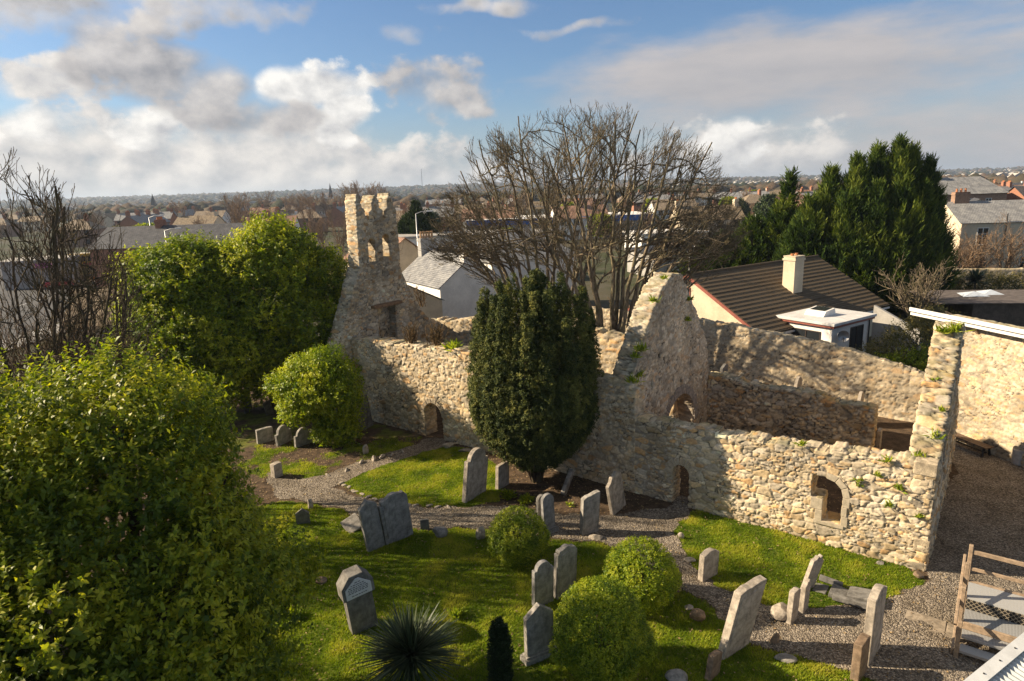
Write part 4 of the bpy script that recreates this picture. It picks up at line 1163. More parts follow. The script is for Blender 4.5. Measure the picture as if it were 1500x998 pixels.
# --- Irish yew: upright plumes -------------------------------------------
def irish_yew(base, label):
    root = empty('yew_tree', base, 0, label, 'tree')
    rng = np.random.default_rng(81)
    Ps, Ds = [], []
    plumes = []
    for i in range(50):
        ring = 0 if i < 8 else 1 if i < 24 else 2
        a = rng.uniform(0, 6.283) if ring == 0 else 2 * np.pi * (i + rng.uniform(-.3, .3)) / (16 if ring == 1 else 26)
        rr = (rng.uniform(.1, .6), rng.uniform(1.0, 1.45), rng.uniform(1.85, 2.25))[ring]
        top = (rng.uniform(8.3, 8.9), rng.uniform(8.0, 8.8), rng.uniform(6.2, 8.3))[ring]
        plumes.append((a, rr, top, rng.uniform(.23, .33), 0.0))
    for i in range(20):          # low skirts
        a = 2 * np.pi * i / 20 + rng.uniform(-.1, .1)
        plumes.append((a, rng.uniform(1.9, 2.45), rng.uniform(3.4, 5.6), rng.uniform(.24, .33), .3))
    for (a, rr, top, w, lo) in plumes:
        n = int(1250 * top / 8 * (1.2 if rr > 1.4 else .75))
        tt = rng.random(n) ** .8
        z = .75 + lo + (top - .75 - lo) * tt
        # the axis swings out low down and then stands up
        f = np.clip((z - .5) / 3.4, 0, 1)
        rad = rr * (.22 + .90 * np.sin(f * np.pi / 2) ** .9) - .16 * rr * np.clip((z - 4.5) / 4.5, 0, 1)
        th0 = z * 0
        cx, cy = np.cos(a) * rad, np.sin(a) * rad * 1.0
        pw = w * (np.clip((1 - tt) * 3.2, .18, 1) ** .7) * np.clip(.55 + tt * 2, 0, 1) * (1 + .16 * np.sin(tt * 37 + a * 9) + .14 * np.sin(tt * 71 + rr * 5) + .3 * (fbm(np.stack([th0 * 0 + a * 7, rr + th0 * 0, z], 1), .5, 2, 8) - .5))
        th = rng.uniform(0, 6.283, n); q = np.sqrt(rng.uniform(.55, 1, n))
        dx, dy = np.cos(th), np.sin(th)
        Ps.append(np.stack([cx + dx * pw * q, cy + dy * pw * q, z], 1)); Ds.append(np.stack([dx, dy, np.full(n, .75)], 1))
    K = np.concatenate(Ps); KD = unit(np.concatenate(Ds))
    sel = rng.random(len(K)) < .26                      # knobs along the plumes, each a tight ball of shoots
    K, KD = K[sel], KD[sel]; m = len(K); rep = 6
    ki = np.repeat(np.arange(m), rep); kr = rng.uniform(.04, .075, m)
    dv = unit(KD[ki] * .9 + rng.normal(0, .75, (m * rep, 3)))
    P = K[ki] + dv * kr[ki][:, None]; D = dv
    V, F, i = shoots(P, D, rng, 5, .06, .072, .020, .8)
    rnd = np.clip((fbm(P, .5, 3, 4)[i] - .5) * 1.2 + .42 + rng.normal(0, .16, m)[ki][i] + rng.normal(0, .12, len(i)), 0, 1)
    mesh_np('crown', V, F, MAT['yew'], root, {'rnd': np.repeat(rnd, 4)})
    b_ = Branches(9)
    for k in range(9):
        a = k * .7; b_.grow(Vector((.12 * math.cos(a), .12 * math.sin(a), -.1)), Vector((.35 * math.cos(a), .35 * math.sin(a), 1)).normalized(), 3.4, .11, 0, [(5, .7, 25, .5, .05, 6), (3, .6, 30, .6, .06, 4), (0, 0, 0, .4, .1, 3)])
    b_.mesh('trunk', MAT['bark_dark'], root)
    return root
irish_yew(G(786, 704), 'dark upright Irish yew of many plumes standing before the church wall')

# --- spiky rosette and small column --------------------------------------
def spiky(base, label, n, L, seed, material, name='spiky_plant', h=.5, w=.022, cat='plant'):
    root = empty(name, base, 0, label, cat)
    rng = np.random.default_rng(seed)
    V = []; Rn = []
    for i in range(n):
        a = rng.uniform(0, 6.283); e = np.clip(rng.normal(.62, .42), -.25, 1.5)
        l = L * rng.uniform(.7, 1.1); dr = np.array([np.cos(a) * np.cos(e), np.sin(a) * np.cos(e), np.sin(e)])
        s = unit(np.cross(dr, [0, 0, 1.0])); p0 = np.array([0, 0, h]) + dr * .08 + rng.normal(0, .05, 3)
        sag = rng.uniform(.05, .25) * l
        for k in range(4):
            f0, f1 = k / 4, (k + 1) / 4
            w0, w1 = w * (1 - f0 ** 2) + .003, w * (1 - f1 ** 2) + .002
            q0 = p0 + dr * l * f0 - np.array([0, 0, sag * f0 ** 2]); q1 = p0 + dr * l * f1 - np.array([0, 0, sag * f1 ** 2])
            V.append([q0 - s * w0, q0 + s * w0, q1 + s * w1, q1 - s * w1])
        Rn += [np.clip(rng.normal(.45, .25), 0, 1)] * 16
    V = np.array(V).reshape(-1, 3)
    mesh_np('leaves', V, np.arange(len(V)).reshape(-1, 4), material, root, {'rnd': np.array(Rn)})
    b_ = MB(); b_.tube([(0, 0, -.1), (.02, 0, h * .5), (0, 0, h)], [.10, .085, .07], 8); b_.build('stem', MAT['bark_dark'], root, smooth=True)
    return root
spiky(G(604, 990), 'big dark spiky rosette of sword leaves at the bottom edge', 520, 1.42, 5, MAT['spike'], h=.55, w=.026)

def small_conifer(base, label):
    root = empty('small_conifer', base, 0, label, 'conifer')
    rng = np.random.default_rng(12); Ps = []; Ds = []
    for (ox, oy, top, w) in ((0, 0, 1.75, .15), (.11, .05, 1.5, .12), (-.12, .02, 1.62, .13), (.02, -.1, 1.35, .14), (-.04, .12, 1.4, .12)):
        n = 900; tt = rng.random(n); th = rng.uniform(0, 6.283, n)
        pw = w * np.clip((1 - tt) * 2.5, .12, 1) ** .7 * (1 + .3 * np.sin(tt * 30 + ox * 40))
        Ps.append(np.stack([ox + np.cos(th) * pw, oy + np.sin(th) * pw, .1 + top * tt], 1)); Ds.append(np.stack([np.cos(th), np.sin(th), np.full(n, 1.4)], 1))
    P = np.concatenate(Ps); D = unit(np.concatenate(Ds))
    V, F, i = shoots(P, D, rng, 4, .06, .07, .014, .6)
    mesh_np('foliage', V, F, MAT['cypress_dark'], root, {'rnd': np.repeat(np.clip(rng.normal(.3, .22, len(i)), 0, 1), 4)})
    MB().tube([(0, 0, -.1), (0, 0, 1.2)], [.05, .02], 6).build('stem', MAT['bark_dark'], root)
small_conifer(G(735, 1003), 'narrow dark dwarf conifer column beside the spiky rosette')

# --- bare trees -----------------------------------------------------------
# the big many-stemmed tree behind the nave
def bez(p0, p1, p2, n, rr, wob):
    out = []
    for i in range(n + 1):
        t = i / n; q = p0 * (1 - t) ** 2 + p1 * 2 * t * (1 - t) + p2 * t * t
        if 0 < i < n: q = q + Vector((rr.gauss(0, wob), rr.gauss(0, wob), rr.gauss(0, wob)))
        out.append(q)
    return out
def dome_tree(loc, label, seed, C, Rad, nstem, azf, name='bare_tree', r0=.21, trunk=1.0, n2=8, n3=7, n4=5, n5=3, emin=.08, minr=.009, xr=(-1, 1), tlow=.36, barkm='bark_grey', grp='bare trees behind the nave'):
    """many stems from one stool, each arching out to the surface of a domed crown; boughs, branches and twigs fill in towards that surface"""
    root = empty(name, loc, 0, label, 'tree', grp)
    br = Branches(seed); rr = random.Random(seed)
    C = Vector(C); Rad = Vector(Rad)
    def dome(d, f=1.0): return Vector((C.x + d.x * Rad.x * f, C.y + d.y * Rad.y * f, C.z + d.z * Rad.z * f))
    def rel(p): return math.sqrt(sum(((p[i] - C[i]) / Rad[i]) ** 2 for i in range(3)))
    def limb(pts, ra, rb): br.seg.append((pts, [ra + (rb - ra) * (i / (len(pts) - 1)) ** .8 for i in range(len(pts))]))
    def side(p, d, length, rad, depth):
        # short branch: heads along d, bends up and out, stops at the crown's surface
        n = 5 if depth < 4 else 3
        pts = [p]; q = p.copy(); L = length / n; stop = rr.uniform(.94, 1.08)
        for i in range(n):
            o = (q - Vector((C.x, C.y, C.z - Rad.z * .6))).normalized()
            d = (d + o * .16 + Vector((0, 0, .14)) + Vector((rr.gauss(0, .13), rr.gauss(0, .13), rr.gauss(0, .10)))).normalized()
            q = q + d * L; pts.append(q.copy())
            if rel(q) > stop: break
        limb(pts, rad, max(rad * .42, .009))
        if depth >= 5 or len(pts) < 3: return
        k = {3: n4, 4: n5}[depth]
        for j in range(k):
            t = rr.uniform(.25, 1) * (len(pts) - 1); i = min(int(t), len(pts) - 2)
            b = pts[i].lerp(pts[i + 1], t - i); dd = (pts[i + 1] - pts[i]).normalized()
            s = dd.cross(Vector((rr.gauss(0, 1), rr.gauss(0, 1), rr.gauss(0, 1)))).normalized()
            side(b, (dd + s * rr.uniform(.5, 1.0)).normalized(), length * rr.uniform(.38, .62), rad * .52, depth + 1)
    for k in range(nstem):
        if azf:
            az = azf(k, rr); el = rr.uniform(.22, 1.0)
            if k % 3 == 0: el = rr.uniform(emin, emin + .3)
            ce = math.cos(el * 1.45)
            dv = Vector((math.cos(az) * ce, math.sin(az) * ce, math.sin(el * 1.45)))
        else:            # spread the stems evenly across the breadth of the crown
            x = xr[0] + (xr[1] - xr[0]) * (k + .5 + rr.uniform(-.25, .25)) / nstem
            x = math.copysign(abs(x) ** .72, x); x = max(-.97, min(.97, x)); y = rr.uniform(-.85, .85) * math.sqrt(1 - x * x)
            dv = Vector((x, y, max(.08, 1 - abs(x) ** 2.8 - .7 * y * y) ** .55))
        tip = dome(dv, rr.choice((rr.uniform(.84, 1.0), rr.uniform(.95, 1.06))))
        b0 = Vector((dv.x * .55 + rr.uniform(-.15, .15), dv.y * .5, .9))
        mid = Vector((tip.x * .50, tip.y * .50, tip.z * (.50 + .12 * rr.random())))
        pts = bez(b0, mid, tip, 14, rr, .045)
        br.seg.append(([Vector((b0.x * .5, b0.y * .5, -.2)), b0], [r0 * 1.7, r0]))
        limb(pts, r0 * rr.uniform(.8, 1.1), .035)
        for j in range(n2):
            t = (tlow + (.92 - tlow) * (j + rr.random()) / n2) * 14; i = min(int(t), 13)
            b = pts[i].lerp(pts[i + 1], t - i); dd = (pts[i + 1] - pts[i]).normalized()
            s = dd.cross(Vector((rr.gauss(0, 1), rr.gauss(0, 1), rr.gauss(0, 1)))).normalized()
            o = (b - Vector((C.x, C.y, C.z - Rad.z * 1.2))).normalized()
            td = (o + s * .62 + Vector((0, 0, .12))).normalized()
            tg = dome(Vector(((b.x - C.x) / Rad.x, (b.y - C.y) / Rad.y, (b.z - C.z) / Rad.z)).normalized() + s * .38, 1.0)
            tg = dome(Vector(((tg.x - C.x) / Rad.x, (tg.y - C.y) / Rad.y, max(-.05, (tg.z - C.z) / Rad.z))).normalized(), rr.uniform(.86, 1.0))
            ln = (tg - b).length; f = min(1.0, 5.2 / max(ln, .1)); tg = b.lerp(tg, f); ln *= f
            p2 = bez(b, b + dd * ln * .40 + s * ln * .14, tg, 8, rr, .05)
            ra = r0 * .50 * (1 - .5 * t / 14)
            limb(p2, ra, .024)
            for m in range(n3):
                t2 = (.15 + .85 * (m + rr.random()) / n3) * 8; i2 = min(int(t2), 7)
                b2 = p2[i2].lerp(p2[i2 + 1], t2 - i2); d2 = (p2[i2 + 1] - p2[i2]).normalized()
                s2 = d2.cross(Vector((rr.gauss(0, 1), rr.gauss(0, 1), rr.gauss(0, 1)))).normalized()
                side(b2, (d2 + s2 * rr.uniform(.5, .95)).normalized(), rr.uniform(1.0, 2.0), max(ra * .42 * (1 - .4 * t2 / 8), .016), 3)
    br.mesh('branches', MAT[barkm], root, minr=minr, ks=(8, 5, 4, 3), th=(.10, .05, .018))
    b2 = Branches(seed + 1)
    b2.seg.append(([Vector((0, 0, -.3)), Vector((.05, 0, .6)), Vector((0, .05, 1.4)), Vector((0, 0, 2.0))], [.95 * trunk, .75 * trunk, .60 * trunk, .3 * trunk]))
    b2.mesh('trunk', MAT[barkm], root)
    return root
dc = AT(857, 480, 38.5)
bt = AT(893, 480, 38.0)
dome_tree((bt.x, 38.0, 0), 'huge leafless many-stemmed tree right of the yew, fanning over the gable', 17, (dc.x - bt.x, .4, 8.6), (9.0, 4.4, 7.6), 15, None, n2=7, n3=6, xr=(-.42, 1.0))
bt = AT(806, 480, 39.5)
dome_tree((bt.x, 39.5, 0), 'leafless tree whose stems lean left, half hidden behind the yew', 23, (dc.x - bt.x, -.4, 8.8), (9.0, 4.4, 7.7), 12, None, r0=.18, trunk=.8, n2=7, n3=6, xr=(-1.0, .32))

def bare_tree(loc, label, seed, H, spread, material, n=6, group=None, minr=.006, spec=None, zb=.4, r0=.16, name='bare_tree', cat='tree'):
    root = empty(name, loc, 0, label, cat, group)
    b_ = Branches(seed); r_ = random.Random(seed)
    for k in range(n):
        a = 2 * math.pi * k / n + r_.uniform(-.4, .4); tl = math.radians(spread * r_.uniform(.25, 1.1))
        d = Vector((math.cos(a) * math.sin(tl), math.sin(a) * math.sin(tl), math.cos(tl)))
        b_.grow(Vector((d.x * .25, d.y * .25, zb)), d, H * r_.uniform(.62, .8), r0 * r_.uniform(.6, 1), 0, spec or [(7, .5, 35, .35, .06, 7), (6, .5, 38, .3, .09, 5), (4, .5, 40, .2, .12, 3)])
    b_.mesh('branches', material, root, minr=minr)
    MB().tube([(0, 0, -.3), (.03, 0, zb * .6), (0, 0, zb + .25)], [r0 * 2.2, r0 * 1.7, r0 * 1.3], 9).build('trunk', material, root, smooth=True)
    return root
p = AT(22, 480, 21.0)
dome_tree((p.x, 21.0, 0), 'tall dark leafless tree cut by the left edge, behind the big evergreen', 201, (0, 0, 6.6), (4.0, 2.4, 7.2), 14, lambda k, r: 6.283 * (k * .382) + r.uniform(-.2, .2), r0=.085, trunk=.3, n2=8, n3=5, n4=3, n5=2, tlow=.3, minr=.007, emin=.3, barkm='bark_dark', grp='bare trees at the left edge')
p = AT(125, 470, 24.5)
dome_tree((p.x, 24.5, 0), 'slimmer dark leafless tree right of the one cut by the left edge', 202, (0, 0, 6.2), (2.5, 1.8, 6.5), 7, lambda k, r: 6.283 * (k * .382) + r.uniform(-.2, .2), r0=.075, trunk=.3, n2=7, n3=4, n4=3, n5=2, tlow=.3, minr=.007, emin=.3, barkm='bark_dark', grp='bare trees at the left edge')

# unseen evergreens added beyond the left edge to shade the near lawn and tree
for k, (x, y, s_, lab) in enumerate(((-22.0, 15.8, 1.0, 'unseen evergreen added for shade beyond the left edge, nearer the middle of the yard'), (-20.5, 8.0, .95, 'unseen evergreen added for shade beyond the left edge, nearest the viewer'), (-21.0, 12.0, .92, 'unseen evergreen added for shade beyond the left edge, between its two neighbours'))):
    o = copy_tree(front_tree)
    o.location = (x, y, 0); o.scale = (s_, s_, s_ * 1.08); o.rotation_euler.z = 1.2 + k; o['label'] = lab

# ------------------------------------------------------------------ headstones
def grave_mat(name, c, lich=.35):
    m, t, p, o = mat(name, .9, .15)
    co = t.n('ShaderNodeTexCoord').outputs['Object']
    n = t.noise(co, 4, 8, .7); n2 = t.noise(co, 17, 6, .7); n3 = t.noise(t.n('ShaderNodeMapping', ins={'Vector': co, 'Scale': (3.0, 3.0, .7)}).outputs[0], 1.8, 5, .65)
    col = t.mix(t.ss(n, .3, .7), tuple(v * .55 for v in c), tuple(v * 1.3 for v in c))
    col = t.mix(t.m('MULTIPLY', t.ss(n2, .56, .66), lich), col, (.46, .43, .36))
    col = t.mix(t.m('MULTIPLY', t.ss(n3, .52, .70), .5), col, (.085, .08, .065))
    t.set(p.inputs['Base Color'], col); bump(t, p, t.m('ADD', n, t.m('MULTIPLY', n2, .5)), .45, .012)
    return m
MAT['grave_grey'] = grave_mat('grey_headstone', (.31, .285, .25))
MAT['grave_pale'] = grave_mat('pale_headstone', (.42, .36, .29))
MAT['grave_blue'] = grave_mat('blue_grey_headstone', (.255, .245, .235), .2)
MAT['grave_dark'] = grave_mat('dark_headstone', (.18, .17, .155), .3)
MAT['grave_brown'] = grave_mat('brown_stone', (.25, .175, .115), .2)

def arc(c, r, a0, a1, n):
    return [(c[0] + r * math.cos(R(a0 + (a1 - a0) * i / n)), c[1] + r * math.sin(R(a0 + (a1 - a0) * i / n))) for i in range(n + 1)]
def outline(kind, w, h):
    x = w / 2
    if kind == 'round': return [(-x, 0), (x, 0)] + arc((0, h - x * .8), x, 0, 180, 14)
    if kind == 'pointed': return [(-x, 0), (x, 0), (x * 1.0, h - w * .38), (x * .92, h - w * .36), (0, h), (-x * .92, h - w * .36), (-x, h - w * .38)]
    if kind == 'shoulder': return [(-x, 0), (x, 0), (x, h - w * .36), (x * .74, h - w * .36)] + arc((0, h - w * .37), w * .37, 5, 175, 12) + [(-x * .74, h - w * .36), (-x, h - w * .36)]
    if kind == 'scallop': return [(-x, 0), (x, 0), (x, h - w * .26), (x * .86, h - w * .26)] + arc((x * .70, h - w * .20), w * .085, -60, 120, 5) + arc((0, h - w * .32), w * .30, 50, 130, 8) + arc((-x * .70, h - w * .20), w * .085, 60, 240, 5) + [(-x * .86, h - w * .26), (-x, h - w * .26)]
    if kind == 'segment': return [(-x, 0), (x, 0), (x, h - w * .16)] + arc((0, h - w * .62), w * .62, 38, 142, 10)[1:-1] + [(-x, h - w * .16)]
    if kind == 'broken': return [(-x, 0), (x, 0), (x * .98, h * .86), (x * .6, h * .90), (x * .42, h), (0, h * .93), (-x * .3, h * .97), (-x * .55, h * .88), (-x, h * .84)]
    if kind == 'slant': return [(-x, 0), (x, 0), (x, h), (x * .5, h * .985), (-x * .2, h * .93), (-x * .55, h * .92), (-x, h * .86)]
    if kind == 'square': return [(-x, 0), (x, 0), (x * .97, h * .97), (x * .3, h), (-x * .98, h * .95)]
    return [(-x, 0), (x, 0), (x, h), (-x, h)]

def headstone(pl, pr, h, kind, th, mkey, label, side=0.0, back=0.0, panel=True, plinth=False, name='headstone', cat='headstone', w=None, sink=.15, group='headstones in the churchyard'):
    """pl, pr: bearings of the two lower corners of the front face"""
    a = G(*pl); b = G(*pr); ax = (b - a); wd = w or ax.length; ax.normalize()
    mid = (a + b) / 2; mid.z = float(ground_z(np.array([mid.x]), np.array([mid.y]))[0])
    root = empty(name, mid, math.atan2(ax.y, ax.x), label, cat, group)
    S = Matrix.Rotation(R(side), 4, 'Y') @ Matrix.Rotation(R(back), 4, 'X')
    pz = .22 if plinth else 0.0
    ol = [(x, z + pz - (sink if i < 2 and not plinth else 0)) for i, (x, z) in enumerate(outline(kind, wd, h))]
    # local y points away from the viewer: the front face is at y=0
    st = MB().prism(ol, 0, th, S).build('slab', MAT[mkey], root, .018, 2)
    if panel and h > .9:
        inn = [(x * .80, (z - pz) * .88 + h * .045 + pz) for x, z in outline(kind, wd, h * .98)]
        inn[0] = (inn[0][0], h * .16 + pz); inn[1] = (inn[1][0], h * .16 + pz)
        MB().prism(inn, -.014, .01, S).build('panel', MAT[mkey], root, .008, 1)
    if plinth:
        MB().box(-wd / 2 - .09, wd / 2 + .09, -.09, th + .09, -.12, .16).box(-wd / 2 - .04, wd / 2 + .04, -.045, th + .045, .163, .22).build('plinth', MAT[mkey], root, .02, 2)
    return root

headstone((682, 738), (712, 721), 2.05, 'shoulder', .20, 'grave_pale', 'tall shouldered headstone leaning right at the lawn edge left of the yew', 7, 2)
headstone((730, 719), (746, 709), 1.05, 'square', .16, 'grave_pale', 'short plain headstone half under the yew, beside the tall leaning one', 4, 0, False)
headstone((540, 810), (565, 800), 2.0, 'pointed', .16, 'grave_blue', 'narrow pointed blue-grey headstone, left one of the leaning pair', -8, 3)
headstone((566.5, 800), (606, 783), 1.95, 'scallop', .17, 'grave_blue', 'wide scalloped blue-grey headstone, right one of the leaning pair', -7, 3)
headstone((853, 786), (877, 779), 1.55, 'slant', .20, 'grave_grey', 'grey headstone with slanting worn top beside the gravel path', 3, 0)
headstone((899, 756), (917, 739), 1.60, 'broken', .14, 'grave_pale', 'jagged-topped thin headstone tilting left by the church wall', -10, -4, False)
headstone((798, 784), (814, 778), 1.25, 'round', .15, 'grave_blue', 'front one of two round-topped headstones behind the small round shrub', -2, 0, False, True)
headstone((788, 773), (800, 768), 1.15, 'round', .14, 'grave_grey', 'rear one of two round-topped headstones behind the small round shrub', 3, 0, False)
headstone((783, 892), (811, 881), 1.42, 'shoulder', .17, 'grave_blue', 'blue-grey shouldered headstone left of the taller one by the round shrubs', 2, 0)
headstone((816, 879), (844, 865), 1.62, 'scallop', .19, 'grave_grey', 'taller grey headstone with carved shoulders, behind the largest round shrub', 3, 0)
headstone((773, 973), (812, 957), 1.38, 'pointed', .17, 'grave_grey', 'pointed grey headstone on a plinth left of the largest round shrub', 0, 0, True, True)
headstone((1029, 854), (1051, 843), .95, 'segment', .20, 'grave_pale', 'small sunlit worn headstone alone on the lawn by the chancel wall', 4, 0, False)
headstone((1060, 968), (1096, 944), 2.05, 'slant', .22, 'grave_pale', 'large pale headstone with a crumbling edge leaning right at the bottom', 12, 5)
headstone((1040, 1000), (1054, 986), .62, 'square', .16, 'grave_brown', 'low tilted stub of stone at the foot of the large leaning headstone', 14, 0, False)
headstone((1272, 978), (1289, 950), 1.95, 'segment', .20, 'grave_pale', 'tall narrow sunlit headstone standing on the gravel near the wooden steps', 3, 0)
headstone((1257, 1002), (1270, 984), 1.05, 'square', .20, 'grave_brown', 'low brown stone beside the tall narrow headstone on the gravel', 2, 0, False)
headstone((981, 875), (999, 867), .70, 'square', .38, 'grave_brown', 'squat dark brown gravestone beside the brightest round shrub', 0, 0, False)
headstone((408, 655), (429, 645), .95, 'shoulder', .16, 'grave_grey', 'small shouldered headstone left one of two beside the golden bush', -3, 0, False)
headstone((434, 657), (458, 648), .90, 'shoulder', .15, 'grave_grey', 'small shouldered headstone nearest the golden bush stem', 2, 0, False)
headstone((378, 652), (402, 646), .75, 'square', .22, 'grave_grey', 'low flat-topped headstone beside the big front tree', 0, 0, False)
headstone((391, 609), (402, 606), .85, 'square', .10, 'grave_dark', 'thin leaning headstone in the shade below the evergreens', -10, 0, False)
headstone((360, 606), (370, 601), .85, 'round', .12, 'grave_dark', 'dark round headstone deepest in the shade below the evergreens', 0, 0, False)
headstone((520, 637), (547, 622), 1.75, 'square', .16, 'grave_dark', 'large plain dark slab leaning on the west end of the nave wall', -4, -4, False)
headstone((434, 768), (454, 766), .62, 'pointed', .12, 'grave_dark', 'low dark headstone peeping out beside the big front tree', 0, 0, False)
headstone((616, 777), (629, 776), .42, 'square', .10, 'grave_dark', 'small black square marker by the path, right of the leaning pair', 0, 0, False)
headstone((1177, 866), (1192, 860), 1.15, 'broken', .13, 'grave_pale', 'tallest jagged slab of the broken tomb on the right-hand lawn', 14, 6, False)
headstone((1158, 916), (1168, 908), .98, 'square', .16, 'grave_pale', 'upright end stone of the broken tomb nearest the viewer', 6, 0, False)
headstone((1176, 901), (1184, 890), .95, 'broken', .14, 'grave_pale', 'crumbling middle stone of the broken tomb', 8, 0, False)
headstone((403, 702), (415, 697), .65, 'square', .3, 'grave_pale', 'pale block of stone half hidden by the big front tree', 0, 0, False)
# stones seen over the chancel wall, by the boundary wall
def far_stone(s, t, w, h, kind, mk, label):
    p = CH(s, t); root = empty('headstone', p, math.atan2(CN[1], CN[0]), label, 'headstone', 'headstones in the churchyard')
    MB().prism(outline(kind, w, h), 0, .15).build('slab', MAT[mk], root, .015, 2)
    return root
def over(px, py, t):     # place on a line t metres north of the chancel wall
    d = ray(px, py); P0 = CO + CN * t
    k = (P0[0] * CN[0] + P0[1] * CN[1]) / (d.x * CN[0] + d.y * CN[1])
    return (d.x * k - CO[0]) * CA[0] + (d.y * k - CO[1]) * CA[1], CAM_H + d.z * k
for (px, py, t, w, kind, mk, label) in ((1063, 534, 10.4, .8, 'square', 'grave_dark', 'dark slab headstone peeping over the chancel ruin beside the gable'),
        (1172, 555, 12.6, 1.0, 'round', 'grave_pale', 'pale round-topped headstone in front of the shadow-streaked boundary wall'),
        (1264, 577, 12.8, .95, 'round', 'grave_pale', 'pale headstone by the end of the low chancel wall'),
        (1292, 629, 9.9, .55, 'square', 'grave_pale', 'small sunlit block at the open end of the chancel')):
    s, z = over(px, py, t)
    far_stone(s, t, w, max(.6, z), kind, mk, label)

# headstone with a white tablet
a, b = G(520, 930), G(552, 917); ax = (b - a).normalized(); mid = (a + b) / 2
root = empty('headstone', mid, math.atan2(ax.y, ax.x), 'thick dark headstone with a white pentagonal tablet, below the leaning pair', 'headstone', 'headstones in the churchyard')
S = Matrix.Rotation(R(-5), 4, 'Y')
MB().prism([(-.38, -.15), (.38, -.15), (.38, 1.15), (-.38, 1.15)], 0, .34, S).build('slab', MAT['grave_dark'], root, .02, 2)
MB().prism([(-.46, 1.153), (.46, 1.153), (.46, 1.55), (.20, 1.86), (-.20, 1.86), (-.46, 1.55)], -.06, .42, S).build('cap', MAT['grave_dark'], root, .03, 2)
tb = MB().prism([(-.37, 1.19), (.37, 1.19), (.37, 1.50), (.05, 1.76), (-.05, 1.76), (-.37, 1.50)], -.085, -.05, S).build('tablet', plain('white_marble_tablet', (.62, .62, .62), .5, .1, 6), root, .006, 1)
ln = MB()
for k, (z, w_) in enumerate(((1.65, .08), (1.585, .2), (1.525, .27), (1.47, .3), (1.42, .28), (1.37, .3), (1.27, .22))):
    x = -w_
    rr = random.Random(k)
    while x < w_ - .03:
        l = rr.uniform(.03, .09); ln.box(x, min(x + l, w_), -.0885, -.084, z - .012, z + .012, S); x += l + .02
tag(ln.build('inscription', plain('dark_lettering', (.10, .10, .11), .7, .1, 5, 0), tb), kind='stuff')
# a plank-like offcut leaning under the yew
lp = empty('fallen_stone', G(824, 727), R(60), 'narrow stone post lying tilted on the soil right of the yew trunk', 'fallen stone')
MB().box(-.12, .12, -.09, .09, 0, 1.15, Matrix.Rotation(R(52), 4, 'Y') @ Matrix.Translation((0, 0, .05))).build('slab', MAT['grave_grey'], lp, .02, 2)

def boulder(px, py, sx, sy, sz, mk, label, seed, rz=0, name='boulder', cat='stone', group='loose stones among the graves', z0=None):
    bm = bmesh.new(); bmesh.ops.create_icosphere(bm, subdivisions=3, radius=1)
    P = np.array([v.co[:] for v in bm.verts])
    rgx = np.random.default_rng(seed)
    # cut flat facets so that it reads as broken rock
    for _ in range(9):
        d = unit(rgx.normal(size=3)); lim = rgx.uniform(.55, .85); ex = np.maximum(P @ d - lim, 0); P = P - ex[:, None] * d
    P = P * (1 + .18 * (fbm(P + seed * 3.1, .6, 3, seed) - .5))[:, None] * np.array([sx, sy, sz])
    for v, q in zip(bm.verts, P): v.co = q
    me = bpy.data.meshes.new(name); bm.to_mesh(me); bm.free(); me.materials.append(MAT[mk])
    o = bpy.data.objects.new(name, me); COL.objects.link(o)
    p = G(px, py); o.location = (p.x, p.y, sz * .55 + float(ground_z(np.array([p.x]), np.array([p.y]))[0])); o.rotation_euler = (0, 0, rz)
    return tag(o, label, cat, group)
boulder(645, 785, .30, .26, .26, 'grave_blue', 'rounded grey boulder on the lawn right of the small black marker', 1)
boulder(705, 789, .20, .16, .34, 'grave_pale', 'small pale triangular stone left of the small round shrub', 2)
boulder(1145, 902, .36, .30, .28, 'grave_pale', 'big pale boulder at the foot of the broken tomb', 3, .4)
boulder(535, 664, .17, .15, .32, 'grave_pale', 'small sunlit upright stone beside the path near the nave door', 4)
boulder(1021, 908, .26, .22, .20, 'grave_brown', 'brown boulder on the dark soil right of the brightest round shrub', 5)
boulder(1009, 893, .13, .11, .10, 'grave_pale', 'small whitish stone above the brown boulder', 6)
boulder(1010, 823, .20, .14, .09, 'grave_pale', 'flat pale stone on the lawn edge left of the small worn headstone', 7)
boulder(997, 789, .12, .10, .14, 'grave_pale', 'white stone at the corner of the right-hand lawn by the path', 8)
boulder(990, 1000, .30, .22, .22, 'grave_grey', 'grey rock cut by the bottom edge right of the largest round shrub', 9)
boulder(1151, 968, .30, .20, .08, 'grave_grey', 'flat grey slab on the dark grass left of the low brown stone', 10)
boulder(1135, 940, .14, .10, .20, 'grave_brown', 'small upright stone at the gravel edge right of the large leaning headstone', 11)
boulder(658, 655, .36, .20, .16, 'grave_pale', 'pale stone against the nave wall right of its door', 12)
boulder(683, 662, .40, .20, .12, 'grave_grey', 'flat grey stone against the nave wall left of the yew', 13)
boulder(1345, 846, .16, .13, .13, 'grave_brown', 'brown stone at the foot of the church corner', 14)
boulder(873, 790, .28, .16, .12, 'grave_pale', 'squared pale stone at the foot of the slant-topped headstone', 15)
boulder(455, 745, .12, .10, .30, 'grave_pale', 'thin pale upright stone beside the big front tree and the path', 16)
boulder(470, 853, .30, .16, .10, 'grave_brown', 'half-buried brown stone in the lawn hollow left of the white-tablet headstone', 17)
boulder(1290, 826, .13, .10, .08, 'grave_grey', 'grey stone on the grass under the church window', 18)
fs = empty('fallen_headstone', G(517, 772), R(35), 'fallen headstone propped on the grass left of the leaning pair', 'headstone', 'headstones in the churchyard')
MB().box(-.30, .34, -.36, .36, .05, .20, Matrix.Rotation(R(-18), 4, 'Y') @ Matrix.Rotation(R(20), 4, 'X')).build('slab', MAT['grave_grey'], fs, .02, 2)
